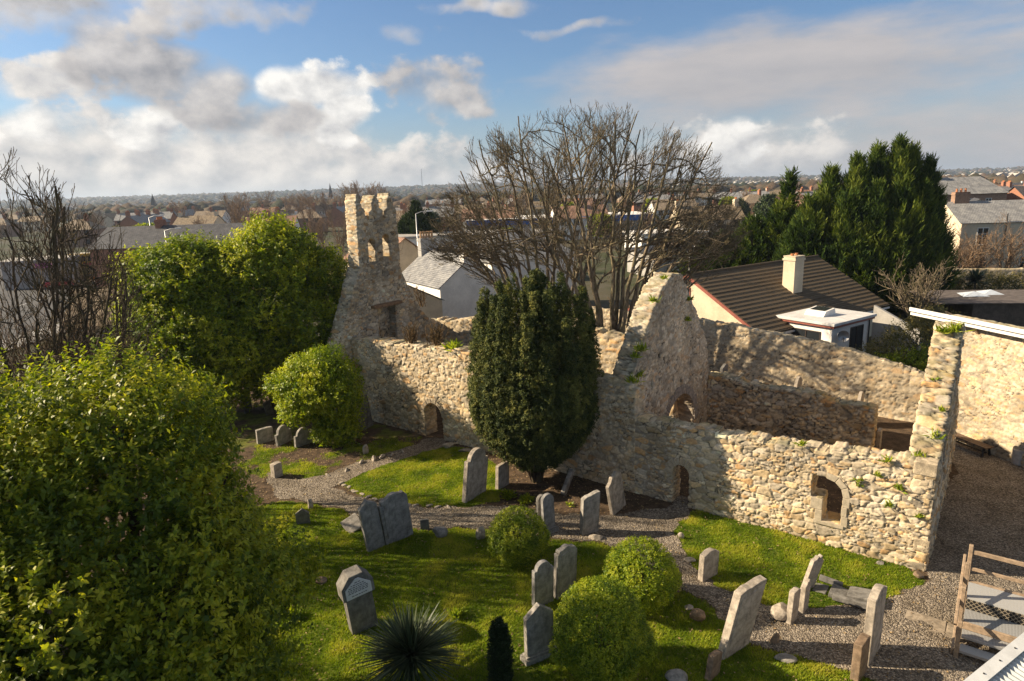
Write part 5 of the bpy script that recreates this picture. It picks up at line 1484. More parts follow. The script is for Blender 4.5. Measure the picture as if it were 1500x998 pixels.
# flat slabs of the broken tomb
tm = empty('broken_tomb', G(1235, 872), math.atan2(CA[1], CA[0]), 'collapsed table tomb of flat slabs on the right-hand lawn', 'tomb')
for (x0, x1, y0, y1, z0, tilt) in ((-.85, -.15, -.30, .28, .12, 9), (-.10, .35, -.26, .30, .04, -7), (.42, .80, -.22, .26, .02, 5), (-.85, .2, .36, .48, .14, 3), (.1, .75, -.46, -.34, .08, -4)):
    MB().box(x0, x1, y0, y1, z0 - .1, z0 + .06, Matrix.Rotation(R(tilt), 4, 'Y')).build('slab', MAT['grave_dark'], tm, .02, 2)
# ledger let into the gravel
MAT['ledger'] = grave_mat('dusty_ledger_stone', (.31, .255, .19), .3)
lg = empty('ledger_slab', G(1350, 912) + Vector((0, 0, .02)), math.atan2(CA[1], CA[0]), 'flat ledger slab lying in the gravel beside the wooden steps', 'grave slab')
MB().box(-.55, .40, -.36, .36, -.08, .022).build('slab', MAT['ledger'], lg, .015, 2)
MB().box(-.98, -.57, -.33, .34, -.08, .018).build('slab', MAT['ledger'], lg, .015, 2)
# edging stones along the gravel
rk = random.Random(77)
edge_pts = [(500, 708), (520, 722), (548, 731), (580, 738), (610, 741), (640, 742), (665, 744)]
ke = [G(*p) for p in edge_pts]; k = 0
km = []
for i in range(len(ke) - 1):
    n_ = max(2, int((ke[i + 1] - ke[i]).length / .30))
    for j in range(n_):
        p = ke[i].lerp(ke[i + 1], (j + rk.random() * .3) / n_)
        km.append(p)
proto = None
for p in km:
    if proto is None or rk.random() < .25:
        o = boulder(600, 700, rk.uniform(.11, .16), rk.uniform(.07, .10), rk.uniform(.05, .09), 'grave_pale', 'pale rough kerbstone edging the lawn left of the yew', rk.randint(20, 900), name='kerbstone', cat='kerbstone', group='kerbstones edging the lawn')
        proto = o
    else:
        o = proto.copy(); COL.objects.link(o)
    o.location = (p.x + rk.uniform(-.04, .04), p.y + rk.uniform(-.04, .04), .02 + float(ground_z(np.array([p.x]), np.array([p.y]))[0])); o.rotation_euler.z = rk.uniform(0, 3.1)
for p in [G(x, y) for x, y in ((560, 670), (548, 673), (530, 678), (508, 690), (480, 697), (575, 667), (590, 662))]:
    o = proto.copy(); COL.objects.link(o); o['label'] = 'pale rough stone edging the bank above the path fork'; o['group'] = 'stones edging the bank'
    o.location = (p.x, p.y, .04); o.rotation_euler.z = rk.uniform(0, 3); s = rk.uniform(1.0, 1.9); o.scale = (s, s, s)

# ------------------------------------------------------------------ big cypress and other background evergreens
def conifer(loc, spires, label, seed, material, dens=1.0, name='cypress_tree', cat='tree', spray=.95, wid=.085, group=None, trunk=True, el=.55):
    """spires: (x, y, base radius, height, z0). Flat feathery sprays set along the surface of each spire, tips turned up"""
    root = empty(name, loc, 0, label, cat, group)
    rng = np.random.default_rng(seed); Ps, Ds = [], []
    for (sx, sy, br, h, z0) in spires:
        n = int(br * (h - z0) * 46 * dens)
        t = rng.random(n) ** 1.15
        th = rng.uniform(0, 6.283, n)
        prof_ = np.interp(t, [0, .12, .4, .75, .93, 1], [.62, .95, 1.0, .52, .15, .02])
        lump = 1 + .50 * (fbm(np.stack([np.cos(th) * 2 + sx, np.sin(th) * 2 + sy, t * h * .45], 1), .8, 3, seed) - .5) * 2
        r = br * prof_ * lump * (1 - .40 * rng.random(n) ** 2)
        z = z0 + (h - z0) * t
        Ps.append(np.stack([sx + np.cos(th) * r, sy + np.sin(th) * r, z], 1))
        Ds.append(unit(np.stack([np.cos(th), np.sin(th), np.full(n, el) + t * .9], 1)))
    P = np.concatenate(Ps); D = unit(np.concatenate(Ds) + rng.normal(0, .28, P.shape))
    m = len(P); k = 15
    i = np.repeat(np.arange(m), k); j = np.tile(np.arange(k), m)
    side = unit(np.cross(D, np.array([0, 0, 1.0])) + rng.normal(0, .35, D.shape))
    L = spray * rng.uniform(.55, 1.3, m)
    f = (j // 2 + .5) / (k / 2); sg = np.where(j % 2 == 0, 1, -1) * (j > 0)
    droop = np.array([0, 0, 1.0]) * ((f - .3) ** 2)[:, None] * .35
    base = P[i] + D[i] * (f * L[i])[:, None] * .8 - D[i] * (L[i] * .35)[:, None] + droop * L[i][:, None]
    d = unit(D[i] * 1.0 + side[i] * (sg * .75)[:, None] + np.array([0, 0, .25]) + rng.normal(0, .12, (len(i), 3)))
    nn = unit(np.cross(D, side)[i] + rng.normal(0, .3, (len(i), 3)))
    V, F = leaves(base, d, nn, L[i] * np.where(j == 0, .8, .48) * (1.1 - f * .4), wid * rng.uniform(.7, 1.3, len(i)), .15)
    tint = fbm(P, 1.6, 3, seed)[i]
    rnd = np.clip((tint - .5) * 1.4 + .36 + .22 * f + rng.normal(0, .14, len(i)), 0, 1)
    mesh_np('crown', V, F, material, root, {'rnd': np.repeat(rnd, 4)})
    if trunk:
        for (sx, sy, br, h, z0) in spires:
            MB().tube([(sx, sy, -.2), (sx, sy, h * .5), (sx, sy, h * .92)], [.30, .2, .05], 7).build('trunk', MAT['bark_dark'], root, smooth=True)
    return root
p = AT(1264, 450, 60.0)
conifer((p.x, 60, 0), [(-4.9, .5, 2.6, 14.4, .6), (-2.4, -.6, 3.2, 15.4, .5), (.4, .3, 3.3, 16.3, .4), (2.4, -.5, 3.3, 16.9, .4), (4.4, .3, 3.0, 16.1, .6), (6.0, -.6, 2.6, 14.9, .8), (-7.6, -.4, 2.8, 11.6, .4), (-4.2, -1.9, 3.0, 11.2, .4), (-1.0, -2.4, 3.2, 12.6, .4), (1.8, -2.5, 3.2, 13.2, .4), (4.4, -2.2, 3.0, 12.4, .4), (6.6, -1.4, 2.5, 10.2, .6), (-9.2, -.3, 2.4, 8.6, .6), (-2.6, -3.2, 2.8, 8.4, .4), (.8, -3.4, 2.8, 8.8, .4), (3.6, -3.2, 2.6, 8.0, .4)],
        'great dark-green cypress with feathery pointed tops behind the bungalow', 301, MAT['cypress'], .85, spray=1.5, wid=.055)
bpy.data.objects['cypress_tree'].scale = (.76, .8, .87)
p = AT(1098, 420, 66.0)
conifer((p.x, 66, 0), [(0, 0, 3.2, 8.0, .4), (2.6, -.5, 3.0, 9.2, .4), (-2.8, .3, 2.9, 6.6, .4), (3.6, .4, .9, 12.4, 5.0), (-5.0, .3, 2.6, 5.2, .4), (5.0, .2, 2.8, 8.5, .5)],
        'lower spreading cypress left of the great one, with one slanting tip', 302, MAT['cypress'], .85, el=.2, spray=1.4, wid=.055)
p = AT(600, 330, 95.0)
conifer((p.x + 1.0, 95, 0), [(0, 0, 2.6, 10.6, .4), (1.8, .5, 2.2, 9.2, .4), (-1.6, 0, 2.0, 8.6, .4)], 'dark round-topped conifer right of the bell gable', 303, MAT['cypress_dark'], 1.0, name='conifer')

# scrub between the boundary wall and the right-hand building
leafy_tree(25.0, 38.6, 0, [((0, 0, 1.9), (1.9, 1.7, 1.7)), ((-1.7, -.4, 1.2), (1.7, 1.4, 1.2)), ((1.0, .2, 2.7), (1.2, 1.2, 1.3)), ((-3.4, -.6, .9), (1.4, 1.2, 1.0))], 'straggly olive shrub between the boundary wall and the right-hand stone building', 63, MAT['scrub'], 12, 7, .45, .13, .03, 12, .5, name='garden_shrub', cat='shrub', r0=.07, zt=2.6)
leafy_tree(23.0, 36.0, 0, [((0, 0, 1.0), (1.7, 1.1, 1.2)), ((1.6, .2, 1.2), (1.2, 1.0, 1.2)), ((-1.5, .1, .8), (1.2, 1.0, .9))], 'low dark green bramble just behind the boundary wall top', 64, MAT['laurel_dark'], 12, 7, .4, .14, .04, 10, .45, name='bramble', cat='shrub', r0=.05, zt=1.4)
leafy_tree(47.5, 53.5, 0, [((0, 0, 1.6), (2.6, 2.0, 1.9)), ((2.4, -.5, 1.9), (2.2, 1.8, 2.2)), ((4.4, 0, 1.5), (2.2, 1.8, 2.0))], 'green leafy garden hedge at the right edge above the white eaves', 65, MAT['laurel'], 9, 8, .5, .2, .055, 10, .6, name='garden_hedge', cat='hedge', r0=.08, zt=2)
leafy_tree(45.5, 62.0, 0, [((0, 0, 1.2), (3.2, 2.0, 1.5)), ((3, -.5, 1.0), (2.6, 1.6, 1.2)), ((-2.6, 0, .9), (2.2, 1.6, 1.2))], 'low olive shrub mound before the white panel fence', 66, MAT['scrub'], 9, 7, .5, .17, .04, 10, .6, name='garden_shrub', cat='shrub', r0=.06, zt=1.4)
spiky(Vector((43.5, 60.0, 0)), 'spiky-headed palm-like plant beside the cypress foot', 260, 1.5, 8, MAT['spike'], h=2.3, w=.05, cat='plant')
p = AT(1092, 400, 52.0)
leafy_tree(p.x, 52, 0, [((0, 0, 2.2), (1.3, 1.2, 1.8)), ((.9, .2, 3.2), (1.0, .9, 1.1)), ((-.8, .2, 1.6), (1.0, .9, 1.2))], 'ivy-clad shrub at the left end of the bungalow ridge', 67, MAT['gold'], 12, 8, .4, .17, .05, 10, .45, name='ivy_shrub', cat='shrub', r0=.08, zt=3)
tw = [(8, .5, 40, .3, .08, 6), (7, .5, 40, .25, .11, 4), (5, .5, 40, .2, .13, 3)]
for (px, Y, H, lab, sd_) in ((1398, 70, 7.5, 'reddish bare shrub in front of the cream terrace, left of its windows', 211), (1478, 68, 8.0, 'dense reddish bare shrub at the right edge before the terraces', 212), (1352, 50, 6.0, 'grey bare coppiced stems at the foot of the great cypress', 213), (1425, 69, 6.5, 'thin bare bush below the terrace window', 214)):
    p = AT(px, 400, Y); bare_tree((p.x, Y, 0), lab, sd_, H, 34, MAT['twig_red' if sd_ != 213 else 'bark_grey'], 9, minr=.016, r0=.10, spec=tw)
# dark ivy and saplings behind the nave, under the big bare trees
for (px, Y, H, lab, sd_) in ((930, 46, 4.2, 'bare thicket left of the gable top', 222), (500, 48, 9.5, 'bare brown tree just left of the bell gable', 224), (470, 56, 9.0, 'bare brown tree behind the glossy evergreen', 225)):
    p = AT(px, 400, Y); bare_tree((p.x, Y, 0), lab, sd_, H, 26, MAT['twig_red' if sd_ > 221 else 'bark_grey'], 7, minr=.012, r0=.09, spec=tw)

for k, (px, Y, H, lab) in enumerate(((35, 36, 7.0, 'leftmost of three bare thickets beyond the big evergreen'), (95, 38, 6.5, 'middle one of three bare thickets beyond the big evergreen'), (150, 35, 5.5, 'rightmost of three bare thickets beyond the big evergreen'))):
    p = AT(px, 450, Y); bare_tree((p.x, Y, 0), lab, 231 + k, H, 32, MAT['twig_red'], 8, minr=.011, r0=.07, spec=tw)

# ------------------------------------------------------------------ street on the left
def asphalt():
    m, t, p, o = mat('asphalt', .9, .2)
    c = t.n('ShaderNodeTexCoord').outputs['Object']; n = t.noise(c, .8, 6, .65)
    t.set(p.inputs['Base Color'], t.mix(t.ss(n, .3, .7), (.06, .06, .062), (.11, .108, .105))); bump(t, p, n, .2, .01); return m
MAT['asphalt'] = asphalt()
tag(MB().add([(-95, 52, -.19), (-48, 52, -.19), (-52, 135, -.19), (-140, 150, -.19)], [(0, 1, 2, 3)]).build('road', MAT['asphalt']), kind='structure')
mk_ = MB()
for i in range(9): mk_.add([(-63 - i * .8, 82 + i * 5, -.183), (-62.85 - i * .8, 82 + i * 5, -.183), (-63.1 - i * .8, 85 + i * 5, -.183), (-63.25 - i * .8, 85 + i * 5, -.183)], [(0, 1, 2, 3)])
tag(mk_.build('road_marking', MAT['white_paint']), kind='structure')
MAT['pavement'] = plain('pavement', (.26, .25, .235), .9, .15, 1.2)
tag(MB().box(-47.9, -44.0, 54, 87, -.3, -.06).build('pavement', MAT['pavement']), kind='structure')

paint = {n: plain(n, c, .3, .05, 3, 0, spec=.5) for n, c in (('yellow_paint', (.72, .42, .02)), ('blue_paint', (.03, .13, .42)), ('cream_paint', (.7, .62, .42)), ('car_white', (.7, .7, .7)), ('car_silver', (.42, .43, .45)), ('car_dark', (.04, .045, .06)), ('car_red', (.40, .03, .03)), ('ad_red', (.42, .03, .07)))}
MAT['tyre'] = plain('tyre', (.02, .02, .02), .8, .2, 5, 0)
def wheel(parent, x, y, r, w):
    o = MB().tube([(x, y - w / 2, r), (x, y + w / 2, r)], r, 16).build('wheel', MAT['tyre'], parent)
    MB().tube([(x, y - w / 2 - .012, r), (x, y + w / 2 + .012, r)], r * .6, 12).build('rim', MAT['steel'], o)
bp = AT(151, 402, 110)
bus = empty('double_decker_bus', (bp.x + .5, 110, -.18), R(4), 'yellow and blue double-decker bus with a red side advert, in the street', 'bus')
MB().prism([(-5.2, .35), (5.2, .35), (5.2, 4.25), (5.0, 4.4), (-5.0, 4.4), (-5.2, 4.1)], -1.25, 1.25).build('body', paint['yellow_paint'], bus, .08, 2)
MB().box(-5.22, -3.6, -1.27, 1.27, .4, 3.2).build('front_panel', paint['blue_paint'], bus, .02, 1)
MB().box(-3.55, 5.22, -1.27, 1.27, .4, 1.05).build('skirt', paint['blue_paint'], bus, .02, 1)
MB().box(-2.6, 3.6, -1.285, -1.25, 2.25, 2.95).build('advert_panel', paint['ad_red'], bus)
for z0, z1 in ((1.25, 2.1), (3.15, 4.0)):
    for i in range(7):
        MB().box(-4.9 + i * 1.42, -4.9 + i * 1.42 + 1.3, -1.28, 1.28, z0, z1).build('window', MAT['glass'], bus)
MB().box(-4.9, 4.9, -1.05, 1.05, 4.41, 4.47).build('roof', paint['cream_paint'], bus)
for x in (-3.6, 3.2):
    for y in (-1.15, 1.15): wheel(bus, x, y, .5, .28)
def car(px, py, Y, rz, colour, label, L=4.2):
    p = AT(px, py, Y)
    root = empty('car', (p.x, Y, -.18), rz, label, 'car', 'cars in the street')
    MB().prism([(-2.1, .3), (2.1, .3), (2.12, .72), (1.95, .88), (1.1, .95), (-1.7, 1.0), (-2.1, .9)], -.85, .85).build('body', paint[colour], root, .06, 2)
    MB().prism([(-1.65, .99), (1.05, .95), (.45, 1.42), (-1.15, 1.45)], -.76, .76).build('cabin', MAT['glass'], root, .05, 2)
    MB().prism([(-1.12, 1.452), (.42, 1.422), (.40, 1.46), (-1.1, 1.49)], -.7, .7).build('roof', paint[colour], root)
    for x in (-1.3, 1.3):
        for y in (-.78, .78): wheel(root, x, y, .31, .2)
    for y in (-.6, .6): MB().box(2.06, 2.13, y - .15, y + .15, .62, .76).build('headlight', MAT['white_paint'], root)
    return root
car(108, 396, 122, R(20), 'car_white', 'white car on the street left of the bus')
car(166, 418, 97, R(95), 'car_white', 'white car nearest the brick terrace, below the bus')
car(155, 414, 100, R(95), 'car_dark', 'dark car beside the white one below the bus')
car(60, 405, 115, R(15), 'car_silver', 'silver car far left in the street behind the bare branches')
car(90, 420, 100, R(30), 'car_red', 'red car behind the bare branches left of the bus')
sg_ = empty('roadworks_barrier', tuple(AT(132, 404, 104))[:2] + (-.18,), 0, 'small orange barrier on the road before the bus', 'barrier')
MB().box(-.7, .7, -.05, .05, .3, 1.1).build('board', plain('orange_board', (.7, .22, .02), .5, .1, 4, 0), sg_)
for x in (-.55, .55): MB().box(x - .05, x + .05, -.25, .25, 0, .3).build('foot', MAT['tyre'], sg_)

def lamp_post(x, Y, H, label, rz=0.0, arm=1.4, grp='street lamps'):
    root = empty('street_lamp', (x, Y, -.1), rz, label, 'street lamp', grp)
    MB().tube([(0, 0, 0), (0, 0, 1.2), (0, 0, H)], [.11, .09, .06], 8).build('pole', MAT['steel'], root, smooth=True)
    MB().tube([(0, 0, H - .02), (arm * .5, 0, H + .22), (arm, 0, H + .26)], .045, 6).build('arm', MAT['steel'], root)
    MB().box(arm - .1, arm + .65, -.14, .14, H + .18, H + .34).build('lamp_head', MAT['white_paint'], root, .04, 2)
p = AT(609, 312, 80); lamp_post(p.x, 80, p.z, 'tall street lamp with two short arms right of the bell gable')
p = AT(241, 337, 88); lamp_post(p.x, 88, p.z, 'street lamp rising before the dark slate roof', 0, 1.6)
p = AT(218, 318, 96); lamp_post(p.x, 96, p.z, 'street lamp against the far roofs left of the evergreens', 0, 1.5)
p = AT(800, 303, 120); lamp_post(p.x, 120, p.z, 'twin-armed pale lamp mast seen through the bare branches', R(180), 2.2)

# ------------------------------------------------------------------ the town
rt_ = random.Random(44)
def proto_house(L, D, e, r, wm, rm, chs, hip=0.0, storeys=2, n=4):
    root = gable_house('house', (0, 0, -500), 0, L, D, e, r, wm, rm, 'x', 'house', None, .25, hip)
    for sgn in (-1, 1):
        T_ = Matrix.Translation((0, sgn * D / 2, 0)) @ Matrix(((1, 0, 0, 0), (0, sgn, 0, 0), (0, 0, 1, 0), (0, 0, 0, 1)))
        for s_i in range(storeys):
            for k in range(n):
                m_ = MB(); x = -L / 2 + L * (k + .5) / n
                m_.box(x - .65, x + .65, -.03, .05, .8 + s_i * 2.7, 2.2 + s_i * 2.7, T_)
                m_.build('window', MAT['glass'], root)
    for (x, h, m_, p_) in chs: chimney(root, x, 0, r - .9, r + h, .8, 1.3, m_, p_, 'y')
    return root
P_ = [(proto_house(13, 8, 5.2, 8.0, 'render_white', 'tile_tan', [(0, 1.2, 'brick', 4)]), 'white tan-roofed house'),
      (proto_house(13, 8, 5.2, 7.8, 'render_cream', 'tile_brown', [(-6, 1.1, 'render_cream', 2), (6, 1.1, 'render_cream', 2)]), 'cream brown-roofed house'),
      (proto_house(24, 8, 5.3, 8.2, 'brick', 'slate', [(-11.5, 1.3, 'brick', 4), (-4, 1.3, 'brick', 4), (4, 1.3, 'brick', 4), (11.5, 1.3, 'brick', 4)], n=6), 'brick terrace with slate roof'),
      (proto_house(11, 9, 5.2, 8.0, 'brick_brown', 'tile_tan', [(2, 1.4, 'brick', 3)], hip=4.0, n=3), 'brick hip-roofed house'),
      (proto_house(10, 7, 2.8, 5.6, 'render_white', 'slate_dark', [(4.4, 1.0, 'render_white', 2)], storeys=1, n=3), 'low white cottage'),
      (proto_house(13, 8, 5.2, 8.0, 'render_white', 'tile_red', [(0, 1.3, 'brick', 4)]), 'white red-roofed house')]
placed = []
def taken(x, y, d):
    return any((x - a) ** 2 + (y - b) ** 2 < d * d for a, b in placed)
marks = [(-9, 'beyond the street on the far left'), (-.50, 'above the dark slate roof'), (-.36, 'above the glossy evergreens'), (-.22, 'left of the bell gable'), (-.10, 'right of the bell gable'), (.03, 'behind the white house'), (.16, 'behind the big bare trees'), (.30, 'above the gable peak'), (.42, 'left of the great cypress'), (.62, 'behind the great cypress'), (9, 'above the cream terrace on the right')]
rows = [(118, 24, 'nearest'), (142, 25, 'second-row'), (170, 26, 'third-row'), (205, 27, 'middle-distance'), (245, 29, 'fifth-row'), (295, 31, 'far'), (360, 36, 'farther'), (440, 46, 'very far'), (540, 62, 'farthest')]
used = {}
first = [True] * len(P_)
for ri, (Y0, step, word) in enumerate(rows):
    x = -.92 * Y0 + rt_.uniform(0, step)
    while x < .95 * Y0:
        Yj = Y0 + rt_.uniform(-.05, .05) * Y0
        q = x / Yj
        ok = True
        if ri == 0 and (q < -.30): ok = False                # street and brick terrace
        if ri == 0 and q > .55: ok = False
        if ri <= 1 and q < -.10: ok = False
        if ri == 2 and q < -.42: ok = False
        if ri <= 1 and -.12 < q < .22: ok = False             # car park and low sheds
        if rt_.random() < .10: ok = False
        if ok:
            left = q < -.05
            ti = rt_.choices(range(6), [3, 3.0, 1.6, 2, 1, .9] if left else [2, 2, 2, 2, 1.5, 1.2])[0]
            pr, desc = P_[ti]
            o = pr if first[ti] else copy_tree(pr)
            first[ti] = False
            o.location = (x, Yj, -.15); o.rotation_euler.z = rt_.choice([0, 0, 0, .12, -.15, math.pi / 2, .3]) + rt_.uniform(-.12, .12)
            wh_ = [m for v, m in marks if q >= v][-1] if False else next(m for v, m in [(v2, marks[i][1]) for i, (v2, _) in enumerate(marks[1:])] if q < v)
            key = (word, desc, wh_)
            used.setdefault(key, []).append(o); placed.append((x, Yj))
        x += step * rt_.uniform(.8, 1.25)
for (word, desc, wh_), os_ in used.items():
    for k, o in enumerate(os_):
        tail = '' if len(os_) == 1 else ', ' + ['leftmost such', 'next such', 'third such', 'fourth such', 'fifth such', 'sixth such', 'last such'][min(k, 6)]
        o['label'] = ('%s %s %s%s' % (word, desc, wh_, tail))
        o['group'] = 'houses of the town behind the church'
for i, pr in enumerate(P_):
    if first[i]: raise RuntimeError('unused prototype')

# low sheds and shop roofs seen through the branches
def box_building(x, Y, L, D, H, rz, wm, rm, label, band=None):
    root = empty('retail_building', (x, Y, -.15), rz, label, 'building')
    MB().box(-L / 2, L / 2, -D / 2, D / 2, 0, H).build('wall', MAT[wm], root)
    MB().box(-L / 2 - .3, L / 2 + .3, -D / 2 - .3, D / 2 + .3, H + .003, H + .3).build('roof', MAT[rm], root)
    if band: MB().box(-L / 2 - .05, L / 2 + .05, -D / 2 - .36, -D / 2 - .31, H - 1.1, H + .25).build('fascia_band', paint[band], root)
    return root
p = AT(815, 330, 170); box_building(p.x, 170, 46, 20, 5.2, R(3), 'render_grey', 'render_white', 'long low shed with a bright blue band behind the big bare trees', 'blue_paint')
p = AT(735, 335, 135); box_building(p.x, 135, 20, 12, 3.8, R(-8), 'render_white', 'render_grey', 'low pale shed with blue front left of the banded shed', 'blue_paint')
p = AT(975, 345, 125); box_building(p.x, 125, 13, 10, 3.4, R(8), 'render_white', 'render_white', 'low white building glimpsed through the right-hand branches')
p = AT(1005, 372, 92); box_building(p.x, 92, 14, 9, 3.2, R(12), 'render_grey', 'slate_dark', 'low grey garage behind the gable peak')
p = AT(30, 365, 100); bl = box_building(p.x, 104, 9, 8, 4.0, R(25), 'render_grey', 'render_grey', 'low white shop building with a dull pink sign behind the bare trees on the left')
MB().box(-.5, 2.2, -4.45, -4.38, 3.0, 3.8).build('sign_board', plain('pink_sign', (.42, .10, .32), .5, .1, 3, 0), bl)
bbp = AT(235, 342, 90); bb = empty('billboard', (bbp.x, 90.0, -.1), R(5), 'pale billboard panel in front of the dark slate roof', 'billboard')
MB().box(-2.4, 2.4, -.08, .08, 5.3, 7.4).build('panel', MAT['render_white'], bb)
for x in (-1.8, 1.8): MB().box(x - .08, x + .08, .09, .25, 0, 5.4).build('post', MAT['steel'], bb)
ae = empty('tv_aerial', BR * 1.2 + Vector((12.4, 47.6, 4.4)), .5, 'thin white forked aerial on the bungalow roof end', 'aerial')
MB().tube([(0, 0, 0), (0, 0, 2.6)], .03, 6).build('mast', MAT['white_paint'], ae)
for s in (-1, 1): MB().tube([(0, 0, 2.5), (s * .9, 0, 3.6)], .03, 6).build('arm', MAT['white_paint'], ae)

# trees of the town: bare and evergreen, each a thing; copies share their mesh
def proto_round(seed, material, r, h, name, cat):
    C = [V3(0, 0, h * .62)]; Rr = [(r, r, h * .40)]
    rgx = np.random.default_rng(seed); C2, R2 = sub_lobes(C, Rr, rgx, 16, r * .42)
    root = empty(name, (0, 0, -600), 0, 'x', cat)
    leafy('crown', root, C2, R2, material, seed, 5.5, 6, .7, .45, .14, .4, .6, .3, .3, .3, 2.0)
    MB().tube([(0, 0, 0), (0, 0, h * .6)], [.3, .15], 6).build('trunk', MAT['bark_dark'], root)
    return root
def proto_bare(seed, H, spread):
    root = bare_tree((0, 0, -600), 'x', seed, H, spread, MAT['twig_red'], 7, minr=.035, r0=.14, spec=[(8, .5, 34, .4, .07, 6), (7, .5, 38, .35, .1, 4), (5, .55, 38, .25, .13, 2)])
    return root
TP = [(proto_bare(401, 11, 24), 'reddish bare tree'), (proto_bare(402, 9, 34), 'broad brown bare tree'), (proto_bare(403, 14, 16), 'tall narrow bare tree'),
      (proto_round(404, MAT['laurel_dark'], 3.2, 8.5, 'evergreen_tree', 'tree'), 'round evergreen tree'), (proto_round(405, MAT['cypress_dark'], 2.6, 9.5, 'evergreen_tree', 'tree'), 'dark evergreen tree'), (proto_round(406, MAT['scrub'], 2.6, 5.0, 'garden_bush', 'bush'), 'olive garden bush')]
firstT = [True] * len(TP); usedT = {}
trows = [(74, 13, 'nearest'), (100, 15, 'near'), (130, 11, 'second-row'), (158, 11, 'third-row'), (188, 13, 'middle-distance'), (228, 15, 'fifth-row'), (275, 22, 'far'), (335, 26, 'farther'), (410, 34, 'very far'), (500, 40, 'farthest')]
for ri, (Y0, step, word) in enumerate(trows):
    x = -.88 * Y0 + rt_.uniform(0, step)
    while x < .92 * Y0:
        Yj = Y0 * (1 + rt_.uniform(-.06, .06)); q = x / Yj
        ok = not taken(x, Yj, 9) and rt_.random() < (.97 if -.45 < q < -.08 else .8)
        if ri < 2 and (q < -.40 or q > .40 or (-.14 < q < -.02)): ok = False
        if ri == 0 and q < -.10: ok = False
        if ri in (2, 3) and q < -.55: ok = False
        if ok:
            warm = -.45 < q < -.12
            ti = rt_.choices(range(6), [5, 4, 3.0, .5, .5, .8] if warm else [2.0, 2.2, .8, 1.6, 1.4, 2.2])[0]
            if ri < 2: ti = rt_.choice([0, 1, 5, 3])
            pr, desc = TP[ti]
            o = pr if firstT[ti] else copy_tree(pr); firstT[ti] = False
            o.location = (x, Yj, -.15); s = rt_.uniform(.62, .95) * (1 if ri > 2 else .8); o.scale = (s, s, s); o.rotation_euler.z = rt_.uniform(0, 6.28)
            wh_ = next(m for v, m in [(v2, marks[i][1]) for i, (v2, _) in enumerate(marks[1:])] if q < v)
            usedT.setdefault((word, desc, wh_), []).append(o)
        x += step * rt_.uniform(.6, 1.4)
for (word, desc, wh_), os_ in usedT.items():
    for k, o in enumerate(os_):
        tail = '' if len(os_) == 1 else ', ' + ['leftmost such', 'next such', 'third such', 'fourth such', 'fifth such', 'sixth such', 'last such'][min(k, 6)]
        o['label'] = '%s %s %s%s' % (word, desc, wh_, tail); o['group'] = 'trees among the houses'
for i, (pr, d) in enumerate(TP):
    if firstT[i]: raise RuntimeError('unused tree ' + d)

# taller poplar-like bare trees standing above the skyline left of and behind the bell gable
first_p = None
for k, (px, Y, H) in enumerate(((520, 330, 34), (535, 335, 36), (548, 340, 34), (505, 345, 31), (562, 330, 30), (265, 300, 24), (340, 380, 30), (352, 385, 31), (385, 400, 32), (440, 360, 27), (460, 350, 28), (480, 350, 28), (420, 370, 27))):
    p = AT(px, 300, Y)
    o = TP[2][0].copy(); COL.objects.link(o)
    for ch in TP[2][0].children:
        c = ch.copy(); COL.objects.link(c); c.parent = o
    o.location = (p.x, Y, -.15); s = H / 15.5; o.scale = (s * .75, s * .75, s * .62); o.rotation_euler.z = k * 1.3
    o['label'] = ['tall pale bare poplar over the left battlement of the bell gable', 'tall pale bare poplar over the middle battlement', 'tall pale bare poplar over the right battlement', 'tall bare poplar just left of the bell gable top', 'bare poplar just right of the bell gable top', 'lone tall ivy-dark bare tree above the roofs on the left', 'bare poplar over the glossy evergreens, left of a close pair', 'bare poplar over the glossy evergreens, right of a close pair', 'bare poplar above the brightest evergreen top', 'bare poplar above the right side of the evergreens', 'bare poplar midway between evergreens and bell gable', 'bare poplar nearest the left of the bell gable', 'bare poplar above the gap in the evergreens'][k]
    o['group'] = 'poplars on the skyline'

# ------------------------------------------------------------------ far woods and hills
rngf = np.random.default_rng(99)
def hill_z(X, Y):
    P = np.stack([X, Y, X * 0], 1)
    left = sstep(-X / np.maximum(Y, 1), -.9, .6)
    rise = sstep(Y, 1100, 3600)
    return rise * (24 + 16 * left + 26 * (fbm(P, 1500, 3, 3) - .5)) - .4
hx_ = np.linspace(-6500, 6500, 140); hy_ = np.linspace(900, 5200, 50)
XX, YY = np.meshgrid(hx_, hy_, indexing='ij')
_i = np.arange(XX.size).reshape(XX.shape)
mh, th_, ph_, oh_ = mat('hill_ground', .95, .1)
cc = th_.n('ShaderNodeTexCoord').outputs['Object']
th_.set(ph_.inputs['Base Color'], th_.mix(th_.ss(th_.noise(cc, .004, 6, .6), .4, .6), (.05, .055, .03), (.11, .10, .06)))
tag(mesh_np('hills', np.stack([XX.ravel(), YY.ravel(), hill_z(XX.ravel(), YY.ravel())], 1), np.stack([_i[:-1, :-1].ravel(), _i[1:, :-1].ravel(), _i[1:, 1:].ravel(), _i[:-1, 1:].ravel()], 1), mh, smooth=True), kind='structure')
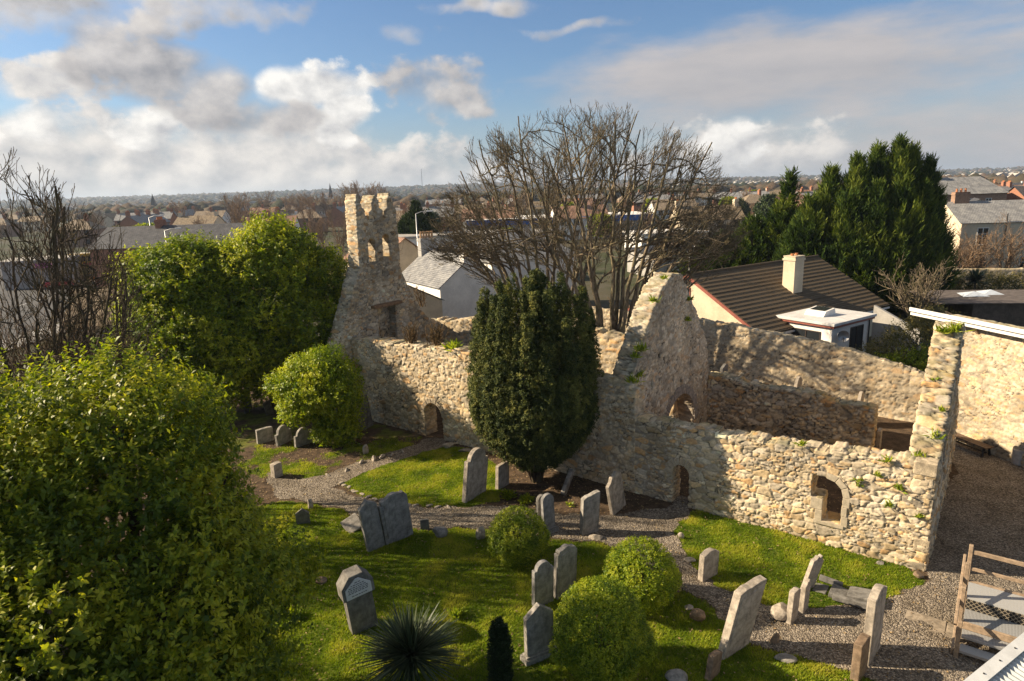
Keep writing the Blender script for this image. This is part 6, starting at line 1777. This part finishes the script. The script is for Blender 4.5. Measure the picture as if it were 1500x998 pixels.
# tree canopy as one mass: rough clumps
ico = bmesh.new(); bmesh.ops.create_icosphere(ico, subdivisions=1, radius=1)
IV = np.array([v.co[:] for v in ico.verts]); IF = np.array([[v.index for v in f.verts] for f in ico.faces]); ico.free()
n = 15000
Yf = 520 + 3300 * rngf.random(n) ** 1.25; Xf = rngf.uniform(-.92, .95, n) * Yf
P = np.stack([Xf, Yf, Xf * 0], 1)
keep = rngf.random(n) < sstep(fbm(P, 260, 3, 12), .34, .56) * .9 + .10
Xf, Yf = Xf[keep], Yf[keep]; n = len(Xf); zf = hill_z(Xf, Yf)
sz = rngf.uniform(3.0, 7.0, n) * (1 + Yf / 4500)
V = IV[None] * sz[:, None, None] * np.array([1.25, 1.1, .95]) * rngf.uniform(.65, 1.35, (n, len(IV), 1))
V[:, :, 0] += Xf[:, None]; V[:, :, 1] += Yf[:, None]; V[:, :, 2] += (zf + sz * .55)[:, None]
F = (IF[None] + (np.arange(n) * len(IV))[:, None, None]).reshape(-1, 3)
MAT['far'] = leaf_mat('far_canopy', (.022, .036, .016), (.060, .052, .032), (.125, .085, .055), .9, 0, .1)
rn = np.clip(fbm(np.stack([Xf, Yf, Xf * 0], 1), 320, 3, 30) * 1.3 - .15 + rngf.normal(0, .2, n), 0, 1)
tag(mesh_np('far_wood', V.reshape(-1, 3), F, MAT['far'], None, {'rnd': np.repeat(rn, len(IV))}), kind='stuff')
# pale specks of far houses on the hillside
n = 520
Yf = 600 + 2700 * rngf.random(n); Xf = rngf.uniform(-.9, .92, n) * Yf
zf = hill_z(Xf, Yf); bm_ = MB()
for x, y, z in zip(Xf, Yf, zf):
    w = rngf.uniform(4, 9); hh = rngf.uniform(5, 8); d = 4
    bm_.prism([(-w, 0), (w, 0), (w, hh), (0, hh + 3), (-w, hh)], -d, d, Matrix.Translation((x, y, z + 3)))
tag(bm_.build('far_town', plain('far_town_walls', (.46, .42, .37), .9, .3, .01, 0)), kind='stuff')
sp = AT(226, 306, 700); spr = empty('church_spire', (sp.x, 700, 0), 0, 'slim dark church spire on the far skyline at the left', 'spire')
MB().box(-2.2, 2.2, -2.2, 2.2, 0, 9).build('tower', MAT['render_grey'], spr)
MB().add([(-2.4, -2.4, 9), (2.4, -2.4, 9), (2.4, 2.4, 9), (-2.4, 2.4, 9), (0, 0, 22)], [(0, 1, 4), (1, 2, 4), (2, 3, 4), (3, 0, 4), (3, 2, 1, 0)]).build('spire', MAT['slate_dark'], spr)
sp = AT(485, 290, 900); spr = empty('church_spire', (sp.x, 900, 0), 0, 'slim dark church spire left of the bell gable on the skyline', 'spire')
MB().box(-2.4, 2.4, -2.4, 2.4, 0, 12).build('tower', MAT['render_grey'], spr)
MB().add([(-2.6, -2.6, 12), (2.6, -2.6, 12), (2.6, 2.6, 12), (-2.6, 2.6, 12), (0, 0, 31)], [(0, 1, 4), (1, 2, 4), (2, 3, 4), (3, 0, 4), (3, 2, 1, 0)]).build('spire', MAT['slate_dark'], spr)
sp = AT(619, 280, 1500); ms = empty('radio_mast', (sp.x, 1500, 20), 0, 'hair-thin radio mast on the skyline right of the bell gable', 'mast')
MB().tube([(0, 0, 0), (0, 0, 46)], [.9, .5], 4).build('mast', MAT['steel'], ms)

# ------------------------------------------------------------------ haze
hb = MB().box(-9100, 9100, -90, 9100, -1.5, 110)
ho = hb.build('haze', None) if False else None
me = bpy.data.meshes.new('haze'); me.from_pydata(hb.v, [], hb.f); me.update()
bm = bmesh.new(); bm.from_mesh(me); bmesh.ops.recalc_face_normals(bm, faces=bm.faces); bm.to_mesh(me); bm.free()
mz = bpy.data.materials.new('haze'); mz.use_nodes = True; mz.node_tree.nodes.clear()
tz = NT(mz.node_tree)
pv = tz.n('ShaderNodeVolumePrincipled', ins={'Color': (.62, .74, .92, 1), 'Density': .00016, 'Anisotropy': .2})
oz = tz.n('ShaderNodeOutputMaterial'); mz.node_tree.links.new(pv.outputs[0], oz.inputs['Volume'])
me.materials.append(mz); ho = bpy.data.objects.new('haze', me); COL.objects.link(ho); tag(ho, kind='stuff')

# ------------------------------------------------------------------ timber steps and platform, bottom right
E1 = Vector((-CA[0], -CA[1], 0)); F1 = Vector((CN[0], CN[1], 0))
pl = empty('viewing_platform', (11.05, 14.25, 0), math.atan2(E1.y, E1.x), 'timber steps and platform with mesh treads and post-and-rail guard', 'steps')
# local x along the step edges, local y up the flight
W_ = 2.6
def mesh_plate():
    m, t, p, o = mat('steel_mesh_tread', .55, .4)
    c = t.n('ShaderNodeTexCoord').outputs['Object']
    v = t.n('ShaderNodeTexVoronoi', feature='F1', distance='CHEBYCHEV', ins={'Vector': c, 'Scale': 34.0, 'Randomness': 0.0})
    t.set(p.inputs['Base Color'], t.mix(t.ss(v.outputs['Distance'], .25, .42), (.11, .105, .10), (.42, .42, .41))); return m
MAT['tread'] = mesh_plate()
for i, (y0, y1, z) in enumerate(((.02, .34, .22), (.36, .68, .44))):
    MB().box(.06, W_, y0, y1, z - .035, z).build('tread', MAT['tread'], pl)
    MB().box(.06, W_, y0 - .022, y0 - .002, z - .06, z + .004).build('nosing', MAT['steel'], pl)
MB().box(.06, W_, .68, .74, .44, .64).build('riser', MAT['timber'], pl, .008, 1)
MB().box(.06, W_, .74, 1.36, .60, .64).build('tread', MAT['tread'], pl)
def lattice():
    m, t, p, o = mat('black_lattice', .6, .3)
    c = t.n('ShaderNodeTexCoord').outputs['Object']; s = t.n('ShaderNodeSeparateXYZ', ins={0: c})
    a = t.m('PINGPONG', t.m('ADD', s.outputs[0], s.outputs[2]), .06); b = t.m('PINGPONG', t.m('SUBTRACT', s.outputs[0], s.outputs[2]), .06)
    f = t.ss(t.m('MINIMUM', a, b), .006, .014)
    t.set(p.inputs['Base Color'], t.mix(f, (.30, .25, .18), (.015, .014, .013))); return m
MB().box(.06, W_, 1.36, 1.40, .64, .92).build('riser', lattice(), pl)
MB().box(.06, W_, 1.40, 2.25, .92, .96).build('deck', MAT['tread'], pl)
MB().box(-.02, W_, 2.26, 2.36, .70, .98).build('beam', MAT['timber'], pl, .008, 1)
for (x, y, z1, w) in ((0, .0, 1.05, .10), (-.02, .72, 1.62, .10), (-.01, 1.42, 1.95, .10), (.02, 2.30, 2.06, .10), (1.35, 2.30, 2.02, .09), (2.6, 2.30, 2.02, .09)):
    MB().box(x - w / 2, x + w / 2, y - w / 2, y + w / 2, -.1, z1).build('post', MAT['timber'], pl, .01, 1)
MB().box(.07, 2.56, 2.27, 2.33, 1.80, 1.92).build('rail', MAT['timber'], pl, .01, 1)
MB().box(.07, 2.56, 2.275, 2.325, 1.30, 1.40).build('rail', MAT['timber'], pl, .01, 1)
MB().box(-.13, -.06, .0, 2.3, 0, .10, Matrix.Translation((0, 0, .88)) @ Matrix.Rotation(math.atan2(.95, 2.3), 4, 'X')).build('rail', MAT['timber'], pl, .01, 1)
MB().box(-.12, -.06, .0, 2.3, -.14, .06, Matrix.Translation((0, 0, .16)) @ Matrix.Rotation(math.atan2(.8, 2.3), 4, 'X')).build('stringer', MAT['timber'], pl, .01, 1)

# corrugated roof corner
A_ = G(1408, 1006, 3.2); B_ = G(1512, 922, 3.2); dA = (B_ - A_).normalized(); dB = Vector((dA.y, -dA.x, 0))
cr = empty('corrugated_roof_shed', A_, math.atan2(dA.y, dA.x), 'pale corrugated metal roof corner at the bottom right', 'shed')
mbv = MB(); nx = 96; nx = 330; L_ = 4.6; Wd_ = 4.2
for i in range(nx + 1):
    x = -.9 + L_ * i / nx; z = .020 * math.sin(2 * math.pi * x / .13)
    mbv.v += [(x, -.14, z - .02), (x, -Wd_, z - .62)]
mbv.f += [(2 * i, 2 * i + 1, 2 * i + 3, 2 * i + 2) for i in range(nx)]
so = mbv.build('roof', plain('pale_corrugated_metal', (.50, .52, .50), .45, .12, 2, .1, spec=.4), cr)
md = so.modifiers.new('s', 'SOLIDIFY'); md.thickness = .012
MB().prism([(.02, -.05), (.02, .06), (-.20, .035), (-.20, .02), (-.0, .03), (-.01, -.05)], -.9, 3.7, Matrix(((0, 1, 0, 0), (1, 0, 0, 0), (0, 0, 1, 0), (0, 0, 0, 1)))).build('flashing', plain('pale_flashing', (.62, .62, .60), .45, .1, 3, .05), cr)
bolts = MB()
for i in range(7): bolts.tube([(-.6 + i * .6, -.09, .03), (-.6 + i * .6, -.09, .06)], .018, 8)
tag(bolts.build('bolt', MAT['dark_iron'], cr), kind='stuff')
MB().box(-.8, 3.6, -4.0, -.1, -3.25, -.66).build('wall', MAT['render_grey'], cr)

# ------------------------------------------------------------------ weeds and ferns rooted in the masonry
def tuft(p, label, seed, n, L, mkey, name='wall_fern', cat='plant', w=.022, group='weeds rooted in the ruin'):
    rng = np.random.default_rng(seed)
    a = rng.uniform(0, 6.283, n); e = rng.uniform(.1, 1.4, n)
    d = np.stack([np.cos(a) * np.cos(e), np.sin(a) * np.cos(e), np.sin(e)], 1)
    P = rng.normal(0, L * .22, (n, 3)) * np.array([1, 1, .3])
    V, F = leaves(P, d, unit(rng.normal(size=(n, 3)) + np.array([0, 0, 1.5])), L * rng.uniform(.5, 1.1, n), w, .3)
    o = mesh_np(name, V, F, MAT[mkey], None, {'rnd': np.repeat(np.clip(rng.normal(.5, .22, n), 0, 1), 4)})
    o.location = p
    return tag(o, label, cat, group)
def dry(p, label, seed, n, H):
    rng = random.Random(seed); b = Branches(seed)
    for i in range(n):
        d = Vector((rng.gauss(0, .22), rng.gauss(0, .22), 1)).normalized()
        b.grow(Vector((rng.gauss(0, .13), rng.gauss(0, .13), -.05)), d, H * rng.uniform(.5, 1), .022, 0, [(6, .30, 32, .15, .06, 5), (0, 0, 0, 0, .08, 2)])
    o = b.mesh('dry_weed', MAT['straw'], None, minr=.014); o.location = p
    return tag(o, label, 'plant', 'weeds rooted in the ruin')
def on_t(px, py, t=.3): s, z = over(px, py, t); return CH(s, t, z)
dry(on_t(603, 505), 'left one of two clumps of tall dry stalks on the nave wall top', 1, 30, 1.15)
dry(on_t(641, 508), 'right one of two clumps of tall dry stalks on the nave wall top', 2, 28, 1.3)
tuft(on_t(664, 512), 'low green fern on the nave wall top beside the yew', 3, 80, .6, 'weed', w=.05)
dry(on_t(618, 448, 6.6), 'brown dry weed at the foot of the bell gable slope', 4, 14, 1.3)
def gable_pt(px, py, s=10.4):
    d = ray(px, py); P0 = CO + CA * s
    k = (P0[0] * CA[0] + P0[1] * CA[1]) / (d.x * CA[0] + d.y * CA[1])
    return Vector((d.x * k, d.y * k, CAM_H + d.z * k))
for k, (px, py, f, lab, n, L) in enumerate((
        (939, 514, 'g', 'bright green weed on the sloping shoulder of the gable', 70, .42), (931, 524, 'g', 'small fern just below the bright weed on the gable shoulder', 40, .3),
        (957, 442, 'g', 'green tuft on the upper left slope of the gable', 45, .32), (972, 409, 'g', 'green tuft at the very peak of the gable', 36, .26),
        (926, 560, 'c', 'green fern at the corner where gable meets the nave wall', 60, .36), (936, 552, 'g', 'fern tuft at the left foot of the gable face', 50, .34),
        (1009, 440, 'g', 'hanging green growth near the right edge of the gable', 60, .3), (1006, 470, 'g', 'ivy streak low on the right edge of the gable', 50, .3),
        (1300, 676, 'c', 'green tuft on the chancel wall top near the east end', 40, .26), (1173, 652, 'c', 'green tuft on the chancel wall top above the window, further left', 30, .24),
        (1317, 717, 'c', 'fern growing from the chancel wall face at the upper right', 45, .26), (1257, 705, 'c', 'small fern beside the window hood', 26, .2), (1304, 742, 'c', 'larger fern hanging in the chancel wall face', 40, .26),
        (1345, 758, 'c', 'fern low beside the church corner', 40, .24), (1258, 712, 'c', 'tiny fern under the window hood', 22, .18), (1287, 697, 'c', 'fern just under the chancel wall top', 30, .22),
        (1382, 488, 'e', 'bright green weeds near the peak of the east wall', 60, .4), (1398, 486, 'e', 'upright green weeds on the peak of the east wall', 50, .42), (1371, 558, 'e', 'small fern halfway up the slope of the east wall', 18, .2),
        (1380, 602, 'e', 'green fern on the outer edge of the east wall slope', 26, .22), (1366, 640, 'e', 'yellow-green ferns low on the east wall slope', 50, .36), (1333, 667, 'e', 'fern where the chancel wall meets the east wall', 40, .3))):
    if f == 'g': p = gable_pt(px, py, 10.38)
    elif f == 'c': p = on_t(px, py, -.02)
    else:
        # on the sloping top of the east wall: walk up its outline to the matching bearing
        best = None
        for u in np.linspace(.1, 5.3, 90):
            for s in (.2, .5):
                q = CH(s, u, float(topE(u)) + .03)
                v = q - Vector((0, 0, CAM_H)); dpt = v.dot(_fw); ix = 750 + FPX * v.dot(_cx) / dpt; iy = 499 - FPX * v.dot(_cy) / dpt
                e = (ix - px) ** 2 + (iy - py) ** 2
                if best is None or e < best[0]: best = (e, q)
        p = best[1]
    tuft(p, lab, 40 + k, n, L, 'weed', w=.03)

# ground plants, ivy carpet under the yew
tuft(G(745, 730) + Vector((0, 0, .05)), 'low dark ivy clump under the left of the yew', 90, 260, .34, 'laurel_dark', 'ivy_clump', 'plant', .05, 'low plants on the soil')
tuft(G(770, 736) + Vector((0, 0, .05)), 'ivy clump on the soil below the yew beside the path', 91, 240, .30, 'laurel_dark', 'ivy_clump', 'plant', .05, 'low plants on the soil')
tuft(G(835, 742) + Vector((0, 0, .03)), 'small bright green weed on the dark soil right of the yew', 92, 40, .2, 'weed', 'weed', 'plant', .03, 'low plants on the soil')
tuft(G(428, 905) + Vector((0, 0, .05)), 'low yellow-green plant on the grass at the foot of the big front tree', 93, 120, .34, 'gold', 'weed', 'plant', .04, 'low plants on the soil')
tuft(G(670, 905) + Vector((0, 0, .03)), 'dark green low plant right of the spiky rosette', 94, 120, .3, 'weed', 'weed', 'plant', .04, 'low plants on the soil')
# dead leaves and twigs lying about
rng = np.random.default_rng(61); n = 16000
x = rng.uniform(-13, 13, n); y = rng.uniform(11, 31, n)
dl, gl = gfield(x, y); k = rng.random(n) < np.where(gl, .25, np.where(dl > .5, .28, .9))
x, y = x[k], y[k]; n = len(x); a = rng.uniform(0, 6.283, n)
V, F = leaves(np.stack([x, y, ground_z(x, y) + .035], 1), np.stack([np.cos(a), np.sin(a), rng.normal(.1, .2, n)], 1), unit(np.stack([rng.normal(0, .4, n), rng.normal(0, .4, n), np.ones(n)], 1)), rng.uniform(.05, .11, n), .022, .3)
tag(mesh_np('fallen_leaves', V, F, MAT['straw'], None, {'rnd': np.repeat(rng.random(n), 4)}), kind='stuff')
